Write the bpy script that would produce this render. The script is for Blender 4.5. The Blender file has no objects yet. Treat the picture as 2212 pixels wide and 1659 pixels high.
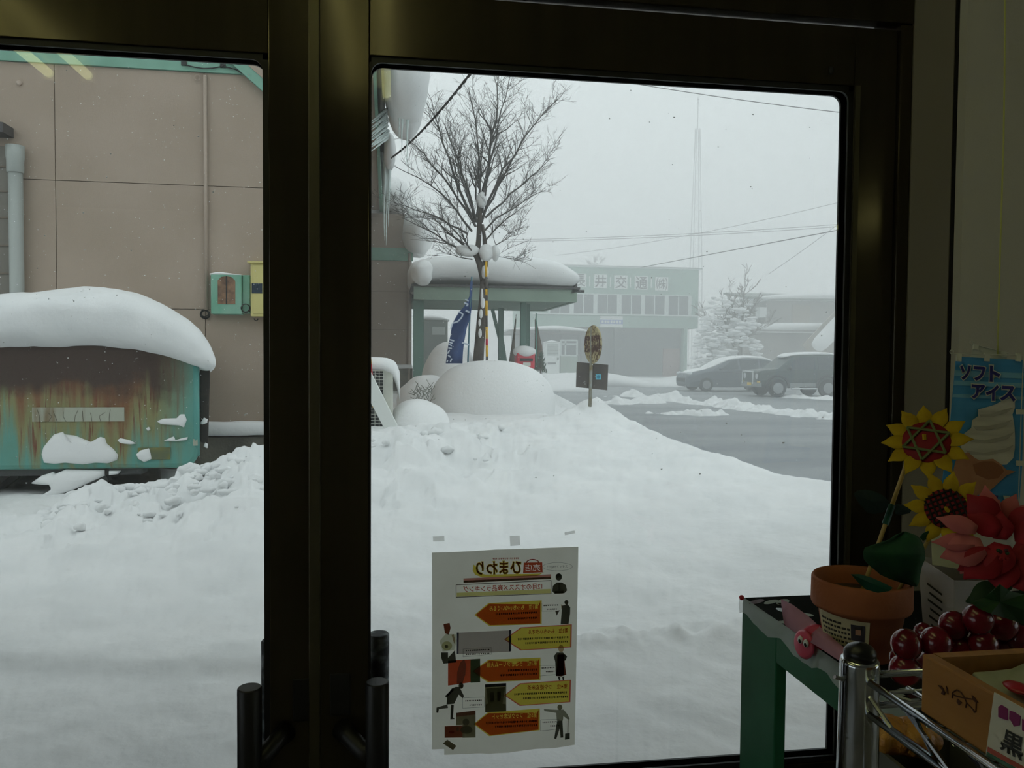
import bpy, bmesh, math, random
import numpy as np
from mathutils import Vector, Matrix, noise
random.seed(7)
PI = math.pi
SC = bpy.context.scene
COL = SC.collection

# ---------------------------------------------------------------- camera
FPX, CX, CY = 1720.0, 1106.0, 829.5
YAW, PITCH, ROLL = math.radians(8.6), math.radians(2.0), 0.0078
CAM = Vector((0.0, -1.62, 1.5))
RC = (Matrix.Rotation(-YAW, 3, 'Z') @ Matrix.Rotation(PI/2-PITCH, 3, 'X') @ Matrix.Rotation(ROLL, 3, 'Z'))
cd = bpy.data.cameras.new('camera'); cam = bpy.data.objects.new('camera', cd); COL.objects.link(cam)
cd.sensor_width = 36.0; cd.lens = FPX/2212*36; cd.clip_start = 0.02; cd.clip_end = 600
cam.matrix_world = Matrix.Translation(CAM) @ RC.to_4x4()
SC.camera = cam

# ---------------------------------------------------------------- sky, exposure
world = bpy.data.worlds.new('overcast_sky'); SC.world = world; world.use_nodes = True
bg = world.node_tree.nodes['Background']
bg.inputs[0].default_value = (0.845, 0.915, 0.93, 1); bg.inputs[1].default_value = 1.19
vs = SC.view_settings
vs.view_transform = 'Standard'; vs.look = 'None'; vs.exposure = 0.0; vs.gamma = 1.0; vs.use_curve_mapping = False
SC.cycles.volume_bounces = 3
SC.cycles.max_bounces = 8
SC.cycles.diffuse_bounces = 4
SC.cycles.glossy_bounces = 3
SC.cycles.use_adaptive_sampling = True
SC.cycles.adaptive_threshold = 0.08
SC.cycles.adaptive_min_samples = 12
SC.cycles.transparent_max_bounces = 24
SC.cycles.volume_max_steps = 64
SC.cycles.caustics_reflective = False
SC.cycles.caustics_refractive = False

# ---------------------------------------------------------------- measuring helpers (pixel of the photograph -> point of the place)
def ray(px, py):
    return RC @ Vector(((px-CX)/FPX, -(py-CY)/FPX, -1.0))
def W(px, py, D):                       # point at distance D along the viewing axis
    return CAM + ray(px, py)*D
def WY(px, py, Y):                      # point on the plane y = Y
    r = ray(px, py); return CAM + r*((Y-CAM.y)/r.y)
def WZ(px, py, Z):                      # point on the plane z = Z
    r = ray(px, py); return CAM + r*((Z-CAM.z)/r.z)
def WX(px, py, X):
    r = ray(px, py); return CAM + r*((X-CAM.x)/r.x)

# ---------------------------------------------------------------- materials
def lin(c):
    c /= 255.0
    return c/12.92 if c <= 0.04045 else ((c+0.055)/1.055)**2.4
def S(r, g, b): return (lin(r), lin(g), lin(b), 1.0)
MATS = {}
def mat(name, col, rough=0.6, metal=0.0, col2=None, nscale=8.0, ndetail=4.0, stretch=(1, 1, 1), lo=0.35, hi=0.65,
        bump=0.0, bscale=40.0, spec=0.5, trans=0.0, emit=0.0, alpha=1.0, coat=0.0):
    m = bpy.data.materials.new(name); m.use_nodes = True; nt = m.node_tree; N = nt.nodes; L = nt.links
    p = N['Principled BSDF']; out = N['Material Output']
    p.inputs['Base Color'].default_value = col; p.inputs['Roughness'].default_value = rough
    p.inputs['Metallic'].default_value = metal; p.inputs['Specular IOR Level'].default_value = spec
    p.inputs['Alpha'].default_value = alpha; p.inputs['Coat Weight'].default_value = coat
    tc = N.new('ShaderNodeTexCoord')
    if col2 is not None:
        mp = N.new('ShaderNodeMapping'); mp.inputs['Scale'].default_value = stretch
        nz = N.new('ShaderNodeTexNoise'); nz.inputs['Scale'].default_value = nscale; nz.inputs['Detail'].default_value = ndetail
        rp = N.new('ShaderNodeMapRange'); rp.inputs[1].default_value = lo; rp.inputs[2].default_value = hi
        mx = N.new('ShaderNodeMix'); mx.data_type = 'RGBA'; mx.inputs[6].default_value = col; mx.inputs[7].default_value = col2
        L.new(tc.outputs['Object'], mp.inputs[0]); L.new(mp.outputs[0], nz.inputs['Vector']); L.new(nz.outputs[0], rp.inputs[0])
        L.new(rp.outputs[0], mx.inputs[0]); L.new(mx.outputs[2], p.inputs['Base Color'])
    if bump:
        nb = N.new('ShaderNodeTexNoise'); nb.inputs['Scale'].default_value = bscale; nb.inputs['Detail'].default_value = 5
        bp = N.new('ShaderNodeBump'); bp.inputs['Strength'].default_value = bump; bp.inputs['Distance'].default_value = 0.02
        L.new(tc.outputs['Object'], nb.inputs['Vector']); L.new(nb.outputs[0], bp.inputs['Height']); L.new(bp.outputs[0], p.inputs['Normal'])
    if trans:
        tr = N.new('ShaderNodeBsdfTranslucent'); ms = N.new('ShaderNodeMixShader'); ms.inputs[0].default_value = trans
        tr.inputs[0].default_value = col
        if col2 is not None: L.new(mx.outputs[2], tr.inputs[0])
        L.new(p.outputs[0], ms.inputs[1]); L.new(tr.outputs[0], ms.inputs[2]); L.new(ms.outputs[0], out.inputs[0])
    if emit:
        p.inputs['Emission Color'].default_value = col; p.inputs['Emission Strength'].default_value = emit
    MATS[name] = m
    return m
def glassmat(name, tint, refl=1.0, rough=0.0):
    m = bpy.data.materials.new(name); m.use_nodes = True; nt = m.node_tree; N = nt.nodes; L = nt.links
    N.remove(N['Principled BSDF'])
    t = N.new('ShaderNodeBsdfTransparent'); t.inputs[0].default_value = tint
    g = N.new('ShaderNodeBsdfGlossy'); g.inputs['Roughness'].default_value = rough
    f = N.new('ShaderNodeFresnel'); f.inputs[0].default_value = 1.5
    k = N.new('ShaderNodeMath'); k.operation = 'MULTIPLY'; k.inputs[1].default_value = refl
    ms = N.new('ShaderNodeMixShader')
    L.new(f.outputs[0], k.inputs[0]); L.new(k.outputs[0], ms.inputs[0]); L.new(t.outputs[0], ms.inputs[1]); L.new(g.outputs[0], ms.inputs[2])
    L.new(ms.outputs[0], N['Material Output'].inputs[0]); MATS[name] = m
    return m

# ---------------------------------------------------------------- mesh builder
class MB:
    def __init__(s): s.v = []; s.f = []
    def quad(s, *pts):
        b = len(s.v); s.v += [Vector(p) for p in pts]; s.f.append(tuple(range(b, b+len(pts)))); return s
    def box(s, a, b):
        x0, x1 = sorted((a[0], b[0])); y0, y1 = sorted((a[1], b[1])); z0, z1 = sorted((a[2], b[2]))
        k = len(s.v)
        s.v += [Vector(p) for p in ((x0,y0,z0),(x1,y0,z0),(x1,y1,z0),(x0,y1,z0),(x0,y0,z1),(x1,y0,z1),(x1,y1,z1),(x0,y1,z1))]
        s.f += [tuple(k+i for i in q) for q in ((0,3,2,1),(4,5,6,7),(0,1,5,4),(1,2,6,5),(2,3,7,6),(3,0,4,7))]
        return s
    def bar(s, a, b, w, h, up=(0, 0, 1)):              # rectangular bar from a to b
        a = Vector(a); b = Vector(b); d = (b-a).normalized(); u = Vector(up)
        if abs(d.dot(u)) > 0.98: u = Vector((0, 1, 0))
        r = d.cross(u).normalized()*w/2; q = r.cross(d).normalized()*h/2; k = len(s.v)
        s.v += [a-r-q, a+r-q, a+r+q, a-r+q, b-r-q, b+r-q, b+r+q, b-r+q]
        s.f += [tuple(k+i for i in f) for f in ((0,1,2,3),(7,6,5,4),(0,4,5,1),(1,5,6,2),(2,6,7,3),(3,7,4,0))]
        return s
    def tube(s, pts, r, n=8, cap=True, closed=False):
        pts = [Vector(p) for p in pts]; m = len(pts); rs = r if isinstance(r, (list, tuple)) else [r]*m
        k = len(s.v); u = None
        for i, p in enumerate(pts):
            if closed: d = pts[(i+1) % m]-pts[i-1]
            else: d = pts[min(i+1, m-1)]-pts[max(i-1, 0)]
            d = d.normalized() if d.length > 1e-9 else Vector((0, 0, 1))
            if u is None:
                u = d.orthogonal().normalized()
            u = (u-d*u.dot(d)); u = u.normalized() if u.length > 1e-6 else d.orthogonal().normalized()
            w = d.cross(u)
            for j in range(n):
                a = 2*PI*j/n; s.v.append(p+(u*math.cos(a)+w*math.sin(a))*rs[i])
        for i in range(m if closed else m-1):
            for j in range(n):
                a = k+i*n+j; b = k+i*n+(j+1) % n; c = k+((i+1) % m)*n+(j+1) % n; e = k+((i+1) % m)*n+j
                s.f.append((a, b, c, e))
        if cap and not closed:
            s.f.append(tuple(k+j for j in reversed(range(n)))); s.f.append(tuple(k+(m-1)*n+j for j in range(n)))
        return s
    def lathe(s, prof, o, n=32, axis=(0, 0, 1)):
        o = Vector(o); ax = Vector(axis).normalized(); u = ax.orthogonal().normalized(); w = ax.cross(u); k = len(s.v); m = len(prof)
        for r, z in prof:
            for j in range(n):
                a = 2*PI*j/n; s.v.append(o+ax*z+(u*math.cos(a)+w*math.sin(a))*r)
        for i in range(m-1):
            for j in range(n):
                s.f.append((k+i*n+j, k+i*n+(j+1) % n, k+(i+1)*n+(j+1) % n, k+(i+1)*n+j))
        if prof[0][0] > 1e-6: s.f.append(tuple(k+j for j in reversed(range(n))))
        if prof[-1][0] > 1e-6: s.f.append(tuple(k+(m-1)*n+j for j in range(n)))
        return s
    def prism(s, pts, off):
        pts = [Vector(p) for p in pts]; off = Vector(off); k = len(s.v); n = len(pts)
        s.v += pts+[p+off for p in pts]
        s.f.append(tuple(reversed(range(k, k+n)))); s.f.append(tuple(range(k+n, k+2*n)))
        for i in range(n): s.f.append((k+i, k+(i+1) % n, k+n+(i+1) % n, k+n+i))
        return s
    def blob(s, c, r, nu=24, nv=16, amp=0.0, fs=1.0, pw=2.0, seed=0.0, flat=None):   # lumpy (super)ellipsoid
        c = Vector(c); k = len(s.v)
        def sg(x, e): return math.copysign(abs(x)**e, x)
        e = 2.0/pw
        for i in range(nv+1):
            ph = -PI/2+PI*i/nv
            for j in range(nu):
                th = 2*PI*j/nu
                p = Vector((sg(math.cos(ph), e)*sg(math.cos(th), e)*r[0], sg(math.cos(ph), e)*sg(math.sin(th), e)*r[1], sg(math.sin(ph), e)*r[2]))
                if amp:
                    q = (c+p)*fs+Vector((seed, seed*1.7, seed*0.3)); d = p.normalized() if p.length > 1e-6 else Vector((0, 0, 1))
                    p = p+d*amp*noise.fractal(q, 1.0, 2.0, 3)
                if flat is not None and p.z < -flat: p.z = -flat
                s.v.append(c+p)
        for i in range(nv):
            for j in range(nu):
                s.f.append((k+i*nu+j, k+i*nu+(j+1) % nu, k+(i+1)*nu+(j+1) % nu, k+(i+1)*nu+j))
        return s
    def loft(s, st, n=20, pw=2.6, amp=0.0, fs=2.0, seed=0.0, sub=4):
        # st: stations (x, y_front, y_back, z_bottom, z_top) along x -> rounded mass of snow
        A = np.array(st, float); m = len(A); t = np.arange(m); tt = np.linspace(0, m-1, (m-1)*sub+1)
        B = np.stack([np.interp(tt, t, A[:, i]) for i in range(5)], 1)
        if sub > 2:                                        # round the kinks
            for _ in range(2):
                C = B.copy(); C[1:-1] = 0.25*B[:-2]+0.5*B[1:-1]+0.25*B[2:]; B = C
        k = len(s.v); e = 2.0/pw
        def sg(x): return math.copysign(abs(x)**e, x)
        for x, y0, y1, z0, z1 in B:
            cy, cz, ry, rz = (y0+y1)/2, (z0+z1)/2, (y1-y0)/2, (z1-z0)/2
            for j in range(n):
                a = 2*PI*j/n; d = Vector((0, sg(math.cos(a))*ry, sg(math.sin(a))*rz)); p = Vector((x, cy, cz))+d
                if amp:
                    q = p*fs+Vector((seed, seed, seed)); g = d.normalized() if d.length > 1e-5 else Vector((0, 0, 1))
                    p += g*amp*noise.fractal(q, 1.0, 2.0, 4)
                s.v.append(p)
        M = len(B)
        for i in range(M-1):
            for j in range(n):
                s.f.append((k+i*n+j, k+i*n+(j+1) % n, k+(i+1)*n+(j+1) % n, k+(i+1)*n+j))
        s.f.append(tuple(k+j for j in reversed(range(n)))); s.f.append(tuple(k+(M-1)*n+j for j in range(n)))
        return s
    def build(s, name, m, parent=None, smooth=False, bevel=0.0, subdiv=0, solid=0.0, angle=None):
        me = bpy.data.meshes.new(name)
        if parent is not None: o0 = ORG[parent.name]
        else:
            xs = [p.x for p in s.v]; ys = [p.y for p in s.v]; zs = [p.z for p in s.v]
            o0 = Vector(((min(xs)+max(xs))/2, (min(ys)+max(ys))/2, min(zs)))
        me.from_pydata([p-o0 for p in s.v], [], s.f); me.validate()
        b = bmesh.new(); b.from_mesh(me); bmesh.ops.recalc_face_normals(b, faces=b.faces); b.to_mesh(me); b.free()
        ob = bpy.data.objects.new(name, me); COL.objects.link(ob)
        if parent is not None: ob.parent = parent
        else: ob.location = o0
        ORG[ob.name] = o0
        me.materials.append(MATS[m] if isinstance(m, str) else m)
        if smooth:
            for p in me.polygons: p.use_smooth = True
        if bevel:
            md = ob.modifiers.new('bevel', 'BEVEL'); md.width = bevel; md.segments = 2; md.limit_method = 'ANGLE'
        if solid:
            md = ob.modifiers.new('thick', 'SOLIDIFY'); md.thickness = solid; md.offset = 0
        if subdiv:
            md = ob.modifiers.new('sub', 'SUBSURF'); md.levels = subdiv; md.render_levels = subdiv
        return ob
ORG = {}
def tag(o, label=None, cat=None, group=None, kind=None):
    if label: o['label'] = label
    if cat: o['category'] = cat
    if group: o['group'] = group
    if kind: o['kind'] = kind
    return o
def thing(name, label, cat, loc, group=None, kind=None):
    o = bpy.data.objects.new(name, None); COL.objects.link(o); o.location = loc; o.empty_display_size = 0.1
    ORG[o.name] = Vector(loc)
    return tag(o, label, cat, group, kind)
def copy_tree(o, parent=None):
    c = o.copy(); COL.objects.link(c); c.parent = parent; ORG[c.name] = ORG[o.name]
    for ch in list(o.children): copy_tree(ch, c)
    return c

# ---------------------------------------------------------------- flat lettering
_tc = {}
def glyphs(body, bold=0.0):
    k = (body, bold)
    if k not in _tc:
        c = bpy.data.curves.new('t', 'FONT'); c.body = body; c.size = 1.0; c.offset = bold; c.resolution_u = 3
        o = bpy.data.objects.new('t', c); COL.objects.link(o)
        dg = bpy.context.evaluated_depsgraph_get(); me = bpy.data.meshes.new_from_object(o.evaluated_get(dg))
        v = [(p.co.x, p.co.y) for p in me.vertices]; f = [tuple(p.vertices) for p in me.polygons]
        bpy.data.objects.remove(o); bpy.data.curves.remove(c); bpy.data.meshes.remove(me)
        _tc[k] = (v, f)
    return _tc[k]
def lettering(mb, body, P, bold=0.0, bounds=None):
    """P(u, v): u, v in 0..1 over the text's bounds, v upwards -> point"""
    v, f = glyphs(body, bold)
    if bounds is None:
        v0, _ = glyphs(body, 0.0); bounds = (min(p[0] for p in v0), max(p[0] for p in v0), min(p[1] for p in v0), max(p[1] for p in v0))
    x0, x1, y0, y1 = bounds; k = len(mb.v)
    mb.v += [Vector(P((a-x0)/(x1-x0), (b-y0)/(y1-y0))) for a, b in v]
    mb.f += [tuple(k+i for i in q) for q in f]
    return mb

# ---------------------------------------------------------------- the palette
mat('snow', (0.83, 0.84, 0.842, 1), 0.85, col2=(0.77, 0.785, 0.79, 1), nscale=2.5, bump=0.3, bscale=14, spec=0.2)
mat('snow_fine', (0.84, 0.85, 0.852, 1), 0.85, bump=0.25, bscale=25, spec=0.2)
mat('frame_metal', S(70, 63, 50), 0.15, 0.55, col2=S(60, 54, 43), nscale=3, stretch=(6, 6, 0.4))
mat('strip_metal', S(92, 87, 72), 0.4, 0.7)
mat('gasket', S(24, 24, 26), 0.55)
mat('handle_black', S(26, 26, 30), 0.45)
mat('handle_frost', S(70, 74, 78), 0.7, col2=S(185, 192, 196), nscale=30, lo=0.45, hi=0.7)
glassmat('pane_glass', (0.955, 0.97, 0.965, 1), 1.0)
mat('paint_wall', S(206, 201, 184), 0.7, col2=S(198, 193, 176), nscale=1.5, bump=0.05, bscale=200)
mat('wall_trim', S(140, 132, 114), 0.5, col2=S(132, 124, 106), nscale=2)
mat('gap_shade', S(10, 9, 7), 0.8)  # near-black colour paints the shade inside the casing gap
mat('ceiling_white', S(205, 203, 194), 0.8)
mat('floor_tile', S(150, 146, 136), 0.5, col2=S(138, 134, 124), nscale=3)
mat('tube_light', (0.92, 0.92, 0.40, 1), 0.5, emit=3.0)
mat('lamp_white', S(205, 205, 195), 0.5)
mat('asphalt', S(130, 135, 138), 0.55, col2=S(150, 154, 156), nscale=0.8, stretch=(0.25, 1, 1), bump=0.2, bscale=60)
mat('asphalt_far', S(128, 133, 136), 0.6)
# ================================================================ the shop: doors, walls, ceiling, floor
def xat(px, py, Y): return WY(px, py, Y).x
FY0, FY1 = -0.022, 0.022                # thickness of the door leaves
def zt_at(px, py): return WY(px, py, FY0).z
GL_L = (xat(-640, 700, FY0), xat(581, 760, FY0))           # left pane
GL_R = (xat(797, 760, FY0), xat(1838, 560, FY0))           # right pane
Z_GT_L, Z_GT_R = zt_at(400, 104), zt_at(1200, 145)
Z_GB = WY(1700, 1652, FY0).z
X_MID = xat(678, 740, FY0)
Z_HEAD = WY(1650, 43, FY0).z
X_JAMB = xat(1925, 700, FY0)
X_REV = xat(1952, 700, FY0)
def leaf(name, x0, x1, g0, g1, zt, label):
    t = thing(name, label, 'door', ((x0+x1)/2, 0, 0.02), kind='structure')
    MB().box((x0, FY0, .02), (g0, FY1, Z_HEAD)).build('stile', 'frame_metal', t, bevel=.002)
    MB().box((g1, FY0, .02), (x1, FY1, Z_HEAD)).build('stile', 'frame_metal', t, bevel=.002)
    MB().box((g0, FY0, zt), (g1, FY1, Z_HEAD)).build('top_rail', 'frame_metal', t, bevel=.002)
    MB().box((g0, FY0, .02), (g1, FY1, Z_GB)).build('bottom_rail', 'frame_metal', t, bevel=.002)
    MB().box((g0-.006, -.003, Z_GB-.006), (g1+.006, .003, zt+.006)).build('glass_pane', 'pane_glass', t)
    w, r = .011, .022
    gk = MB()
    for ys in (FY0+.004, FY1-.010):
        y0, y1 = ys, ys+.006
        gk.box((g0, y0, zt-w), (g1, y1, zt)); gk.box((g0, y0, Z_GB), (g1, y1, Z_GB+w))
        gk.box((g0, y0, Z_GB), (g0+.0035, y1, zt)); gk.box((g1-w, y0, Z_GB), (g1, y1, zt))
        for cx, cz, sx, sz in ((g0+.0035, zt-w, 1, -1), (g1-w, zt-w, -1, -1)):      # rounded rubber corners
            pts = [(cx, y0, cz)]+[(cx+sx*r*(1-math.sin(a)), y0, cz+sz*r*(1-math.cos(a))) for a in [PI/2*i/6 for i in range(7)]]
            gk.prism(pts, (0, y1-y0, 0))
    gk.build('gasket', 'gasket', t)
    return t
d1 = leaf('door_1', GL_L[0]-.1, X_MID-.004, GL_L[0], GL_L[1], Z_GT_L, 'left glass shop door leaf facing the rusty turquoise vehicle')
d2 = leaf('door_2', X_MID+.004, X_JAMB, GL_R[0], GL_R[1], Z_GT_R, 'right glass shop door leaf with the poster taped on it')
# astragal between the leaves
MB().box((xat(666, 740, -.03), -.030, .02), (xat(691, 740, -.03), FY0+.002, Z_HEAD)).build('meeting_strip', 'strip_metal', d1, bevel=.002)
MB().box((xat(1840, 600, -.026), -.026, Z_GB), (xat(1850, 600, -.026), FY0, Z_GT_R)).build('glazing_bead', 'strip_metal', d2)
MB().blob((WY(1795, 152, FY0-.003)), (.006, .004, .009), 8, 6).build('screw_cover', 'gasket', d2, smooth=True)
def pull(d, px, inside, ptop, arm_px):
    y = -.085 if inside else .085
    c = WY(px, ptop, y); x, zt = c.x, c.z; r = .0225
    h = MB().tube([(x, y, .30), (x, y, zt-.003), (x, y, zt)], [r, r, r-.002], 28).build('pull_handle', 'handle_black' if inside else 'handle_frost', d)
    for p in h.data.polygons: p.use_smooth = len(p.vertices) == 4
    for za in (zt-.13, .45):
        xs = X_MID+(-.055 if arm_px < 0 else .055); sgn = 1 if xs > x else -1
        yy = FY0 if inside else FY1
        pts = [(x, y, za-.02), (x+(xs-x)*.4, y+(yy-y)*.25, za-.012), (x+(xs-x)*.8, y+(yy-y)*.6, za+.008), (xs, yy, za+.012)]
        MB().tube(pts, [.020, .018, .018, .022], 12).build('bracket', 'handle_black', h, smooth=True)
pull(d1, 539, True, 1484, -1); pull(d2, 815, True, 1472, 1)
pull(d1, 588, False, 1382, -1); pull(d2, 818, False, 1368, 1)
for px, py, w in ((655, 1508, .05), (735, 1496, .05)):          # dark lock escutcheons on the two stiles
    c = WY(px, py, FY0); MB().box((c.x-.02, FY0-.004, c.z-.045), (c.x+.02, FY0, c.z+.04)).build('lock_plate', 'gasket', d1 if px < 690 else d2, bevel=.002)
# frame round the doors
ZC = 2.62
hd = MB().box((GL_L[0]-.3, FY0-.012, Z_HEAD+.010), (X_REV, FY1+.03, ZC)).build('trim_1', 'frame_metal', bevel=.003)
tag(hd, 'dark bronze header panel above the glass doors', 'door frame', kind='structure')
jb = MB().box((X_JAMB+.002, FY0-.010, 0), (X_REV, FY1+.05, Z_HEAD+.009)).build('trim_2', 'frame_metal', bevel=.003)
tag(jb, 'dark bronze door jamb right of the glass', 'door frame', kind='structure')
WYF = -0.16                              # face of the wall beside the door
xa = X_REV+.0005; xb = xat(2045, 700, WYF+.03); xc = xat(2064, 700, WYF+.02); xd = xat(2083, 300, WYF)
rv = MB().prism([(xa, .07, 0), (xa, FY0-.012, 0), (xb, WYF+.03, 0), (xb+.25, WYF+.03, 0), (xb+.25, .07, 0)], (0, 0, ZC)).build('trim_3', 'wall_trim')
tag(rv, 'brown grey splayed casing beside the dark door jamb', 'trim', kind='structure')
tg = MB().box((xb+.001, WYF+.022, 0), (xc+.02, WYF+.029, ZC)).build('trim_4', 'gap_shade'); tag(tg, 'narrow black strip painted as shade in the gap along the door casing', 'trim', kind='structure')
tt = MB().box((xc, WYF+.004, 0), (xd+.02, WYF+.028, ZC)).build('trim_5', 'wall_trim'); tag(tt, 'slim brown grey moulding between shadow gap and wall', 'trim', kind='structure')
wr = MB().box((xd, WYF, 0), (6.2, .07, ZC)).build('wall_front', 'paint_wall'); tag(wr, 'plain cream painted wall behind the hanging banner', 'wall', kind='structure')
XW0, XW1, YW = -5.2, 6.2, -5.0
gx = GL_L[0]-.3
for n, a, b, m in (('wall_back', (XW0-.1, YW-.1, 0), (XW1+.1, YW, ZC), 'paint_wall'), ('floor', (XW0-.1, YW-.1, -.1), (XW1+.1, .1, 0), 'floor_tile'),
                   ('ceiling', (XW0-.1, YW-.1, ZC), (XW1+.1, .1, ZC+.1), 'ceiling_white')):
    tag(MB().box(a, b).build(n, m), None, None, kind='structure')
# unseen glazing left of the doors, added to let in more daylight
w1 = thing('added_glazing', 'unseen glazing added left of the doors for daylight', 'window', ((XW0+gx)/2, 0, 0), kind='structure')
MB().box((XW0, -.003, .35), (gx-.06, .003, ZC-.2)).build('glass_pane', 'pane_glass', w1)
MB().box((gx-.06, FY0-.012, 0), (gx, FY1+.03, ZC)).build('mullion', 'frame_metal', w1); MB().box(((XW0+gx)/2-.03, FY0, .35), ((XW0+gx)/2+.03, FY1, ZC-.2)).build('mullion', 'frame_metal', w1)
MB().box((XW0, FY0-.012, 0), (gx-.06, FY1+.03, .35)).build('sill_panel', 'frame_metal', w1); MB().box((XW0, FY0-.012, ZC-.2), (gx-.06, FY1+.03, ZC)).build('head_panel', 'frame_metal', w1)
# outside face of the shop: wall and an added eave above the doors
tag(MB().box((-6, .10, ZC+.1), (5.5, .2, 4.4)).build('trim_6', 'wall_trim'), 'outer wall of the shop above the doors', 'wall', kind='structure')
for wn, nm, x0, x1, lab in (('wall_left', 'added_window_left', XW0-.1, XW0, 'wide unseen window added in the left side wall for daylight'), ('wall_right', 'added_window_right', XW1, XW1+.1, 'wide unseen window added in the right side wall for daylight')):
    wl = thing(wn, None, None, (x0, -2.5, 0), kind='structure')
    for y0, y1, z0, z1 in ((YW, -4.7, 0, ZC), (-.6, .07, 0, ZC), (-4.7, -.6, 0, .5), (-4.7, -.6, 2.45, ZC)): MB().box((x0, y0, z0), (x1, y1, z1)).build('wall_piece', 'paint_wall', wl)
    w_ = thing(nm, lab, 'window', (x0, -2.65, .5), kind='structure'); MB().box((x0+.045, -4.7, .5), (x0+.05, -.6, 2.45)).build('glass_pane', 'pane_glass', w_)  # side windows out of view, added to light the interior
    for q in (-4.7, -3.35, -2.0, -.64): MB().box((x0+.02, q, .5), (x0+.08, q+.04, 2.45)).build('window_frame', 'frame_metal', w_)
    for q in (.5, 2.41): MB().box((x0+.02, -4.7, q), (x0+.08, -.6, q+.04)).build('window_frame', 'frame_metal', w_)
tag(MB().box((-70, -60, -.5), (80, .2, -.1)).build('snow_yard', 'snow'), 'snow covered yard round the shop', 'snow', kind='structure')
tag(MB().box((-6, .2, 3.02), (5.5, 2.0, 3.14)).build('added_eave', 'wall_trim'), 'unseen eave slab added over the entrance to shade the snow', 'eave', kind='structure')  # out of view, added to darken the snow near the doors
# fluorescent ceiling lamps above the shop floor
def lamp(x, y0, y1, label):
    t = thing('fluorescent_lamp', label, 'ceiling lamp', (x, (y0+y1)/2, ZC-.12), 'twin tube ceiling lamps')
    MB().prism([(x-.13, y0-.03, ZC-.005), (x+.13, y0-.03, ZC-.005), (x+.05, y0-.03, ZC-.07), (x-.05, y0-.03, ZC-.07)], (0, y1-y0+.06, 0)).build('housing', 'lamp_white', t)
    for dx in (-.067, .067):
        MB().tube([(x+dx, y0, ZC-.095), (x+dx, y1, ZC-.095)], .0165, 14).build('lamp_tube', 'tube_light', t, smooth=True)
        for yy in (y0, y1): MB().box((x+dx-.02, yy-.02, ZC-.12), (x+dx+.02, yy+.012, ZC-.04)).build('lamp_holder', 'lamp_white', t)
lamp(-1.18, -1.57, -.37, 'twin tube ceiling lamp mirrored in the left door pane')
lamp(-.09, -1.60, -.40, 'twin tube ceiling lamp shining on the dark centre stiles')
for x, y0, y1, lab in ((3.3, -2.0, -.8, 'added twin tube fill lamp over the right end of the shop near the front wall'), (4.8, -2.0, -.8, 'added twin tube fill lamp in the far right corner of the shop'),
                        (3.5, -4.2, -3.0, 'added twin tube fill lamp at the back right of the shop')): lamp(x, y0, y1, lab)  # lamps out of view, added to brighten the interior
# ================================================================ ground: road, snow
rd = MB().box((-70, .2, -.4), (160, 44, 0)).build('road', 'asphalt'); tag(rd, 'wet grey asphalt road beyond the snow bank', 'road', kind='structure')
def fr(x, y, z=0.0, o=4): return noise.fractal(Vector((x, y, z)), 1.0, 2.0, o)
# crest of the shovelled bank in front of the doors: (pixel column, pixel row, distance)
CR = [(-500, 1165, 6.0), (-200, 1135, 6.3), (0, 1116, 6.6), (100, 1104, 6.7), (150, 1068, 6.8), (200, 1056, 6.9), (260, 1052, 6.9), (330, 1046, 7.0), (378, 1036, 7.0),
      (398, 1012, 7.0), (430, 1010, 7.0), (480, 998, 7.0), (505, 980, 7.1), (540, 974, 7.2), (580, 988, 7.2), (700, 955, 7.5), (800, 938, 7.8), (860, 934, 8.0),
      (950, 926, 8.5), (1050, 918, 8.9), (1150, 912, 9.2), (1210, 898, 9.7), (1250, 870, 10.6), (1290, 858, 11.2), (1325, 880, 11.0), (1360, 905, 10.5), (1400, 926, 9.9), (1440, 946, 9.3),
      (1500, 966, 8.6), (1600, 997, 7.8), (1700, 1024, 7.2), (1800, 1044, 6.7), (2000, 1095, 6.0), (2400, 1190, 5.0)]
cpx = np.array([c[0] for c in CR], float); cD = np.array([c[2] for c in CR], float)
cz = np.array([W(c[0], c[1], c[2]).z for c in CR])
R0 = np.array([0.0, 0.0])
def levels(px):
    zb = np.interp(px, [-200, 420, 640, 780, 1180, 1260, 1320], [.10, .18, .30, .66, .62, .15, -.25])       # level behind the crest
    drop = np.interp(px, [0, 600, 900, 1200, 1260, 1400, 1900], [.9, .9, 2.0, 2.2, 1.6, 1.5, 1.2])
    z0 = np.interp(px, [-200, 400, 900, 1500, 2000], [.10, .12, .13, .12, .08])
    r1 = np.interp(px, [-200, 0, 200, 600, 800, 1100, 1400, 1800], [3.4, 3.6, 4.4, 4.6, 4.9, 5.2, 4.0, 3.2])
    ex = np.interp(px, [0, 600, 900, 1200, 1500], [1.0, 1.15, 1.25, 1.3, 1.05])
    return zb, drop, z0, r1, ex
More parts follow.
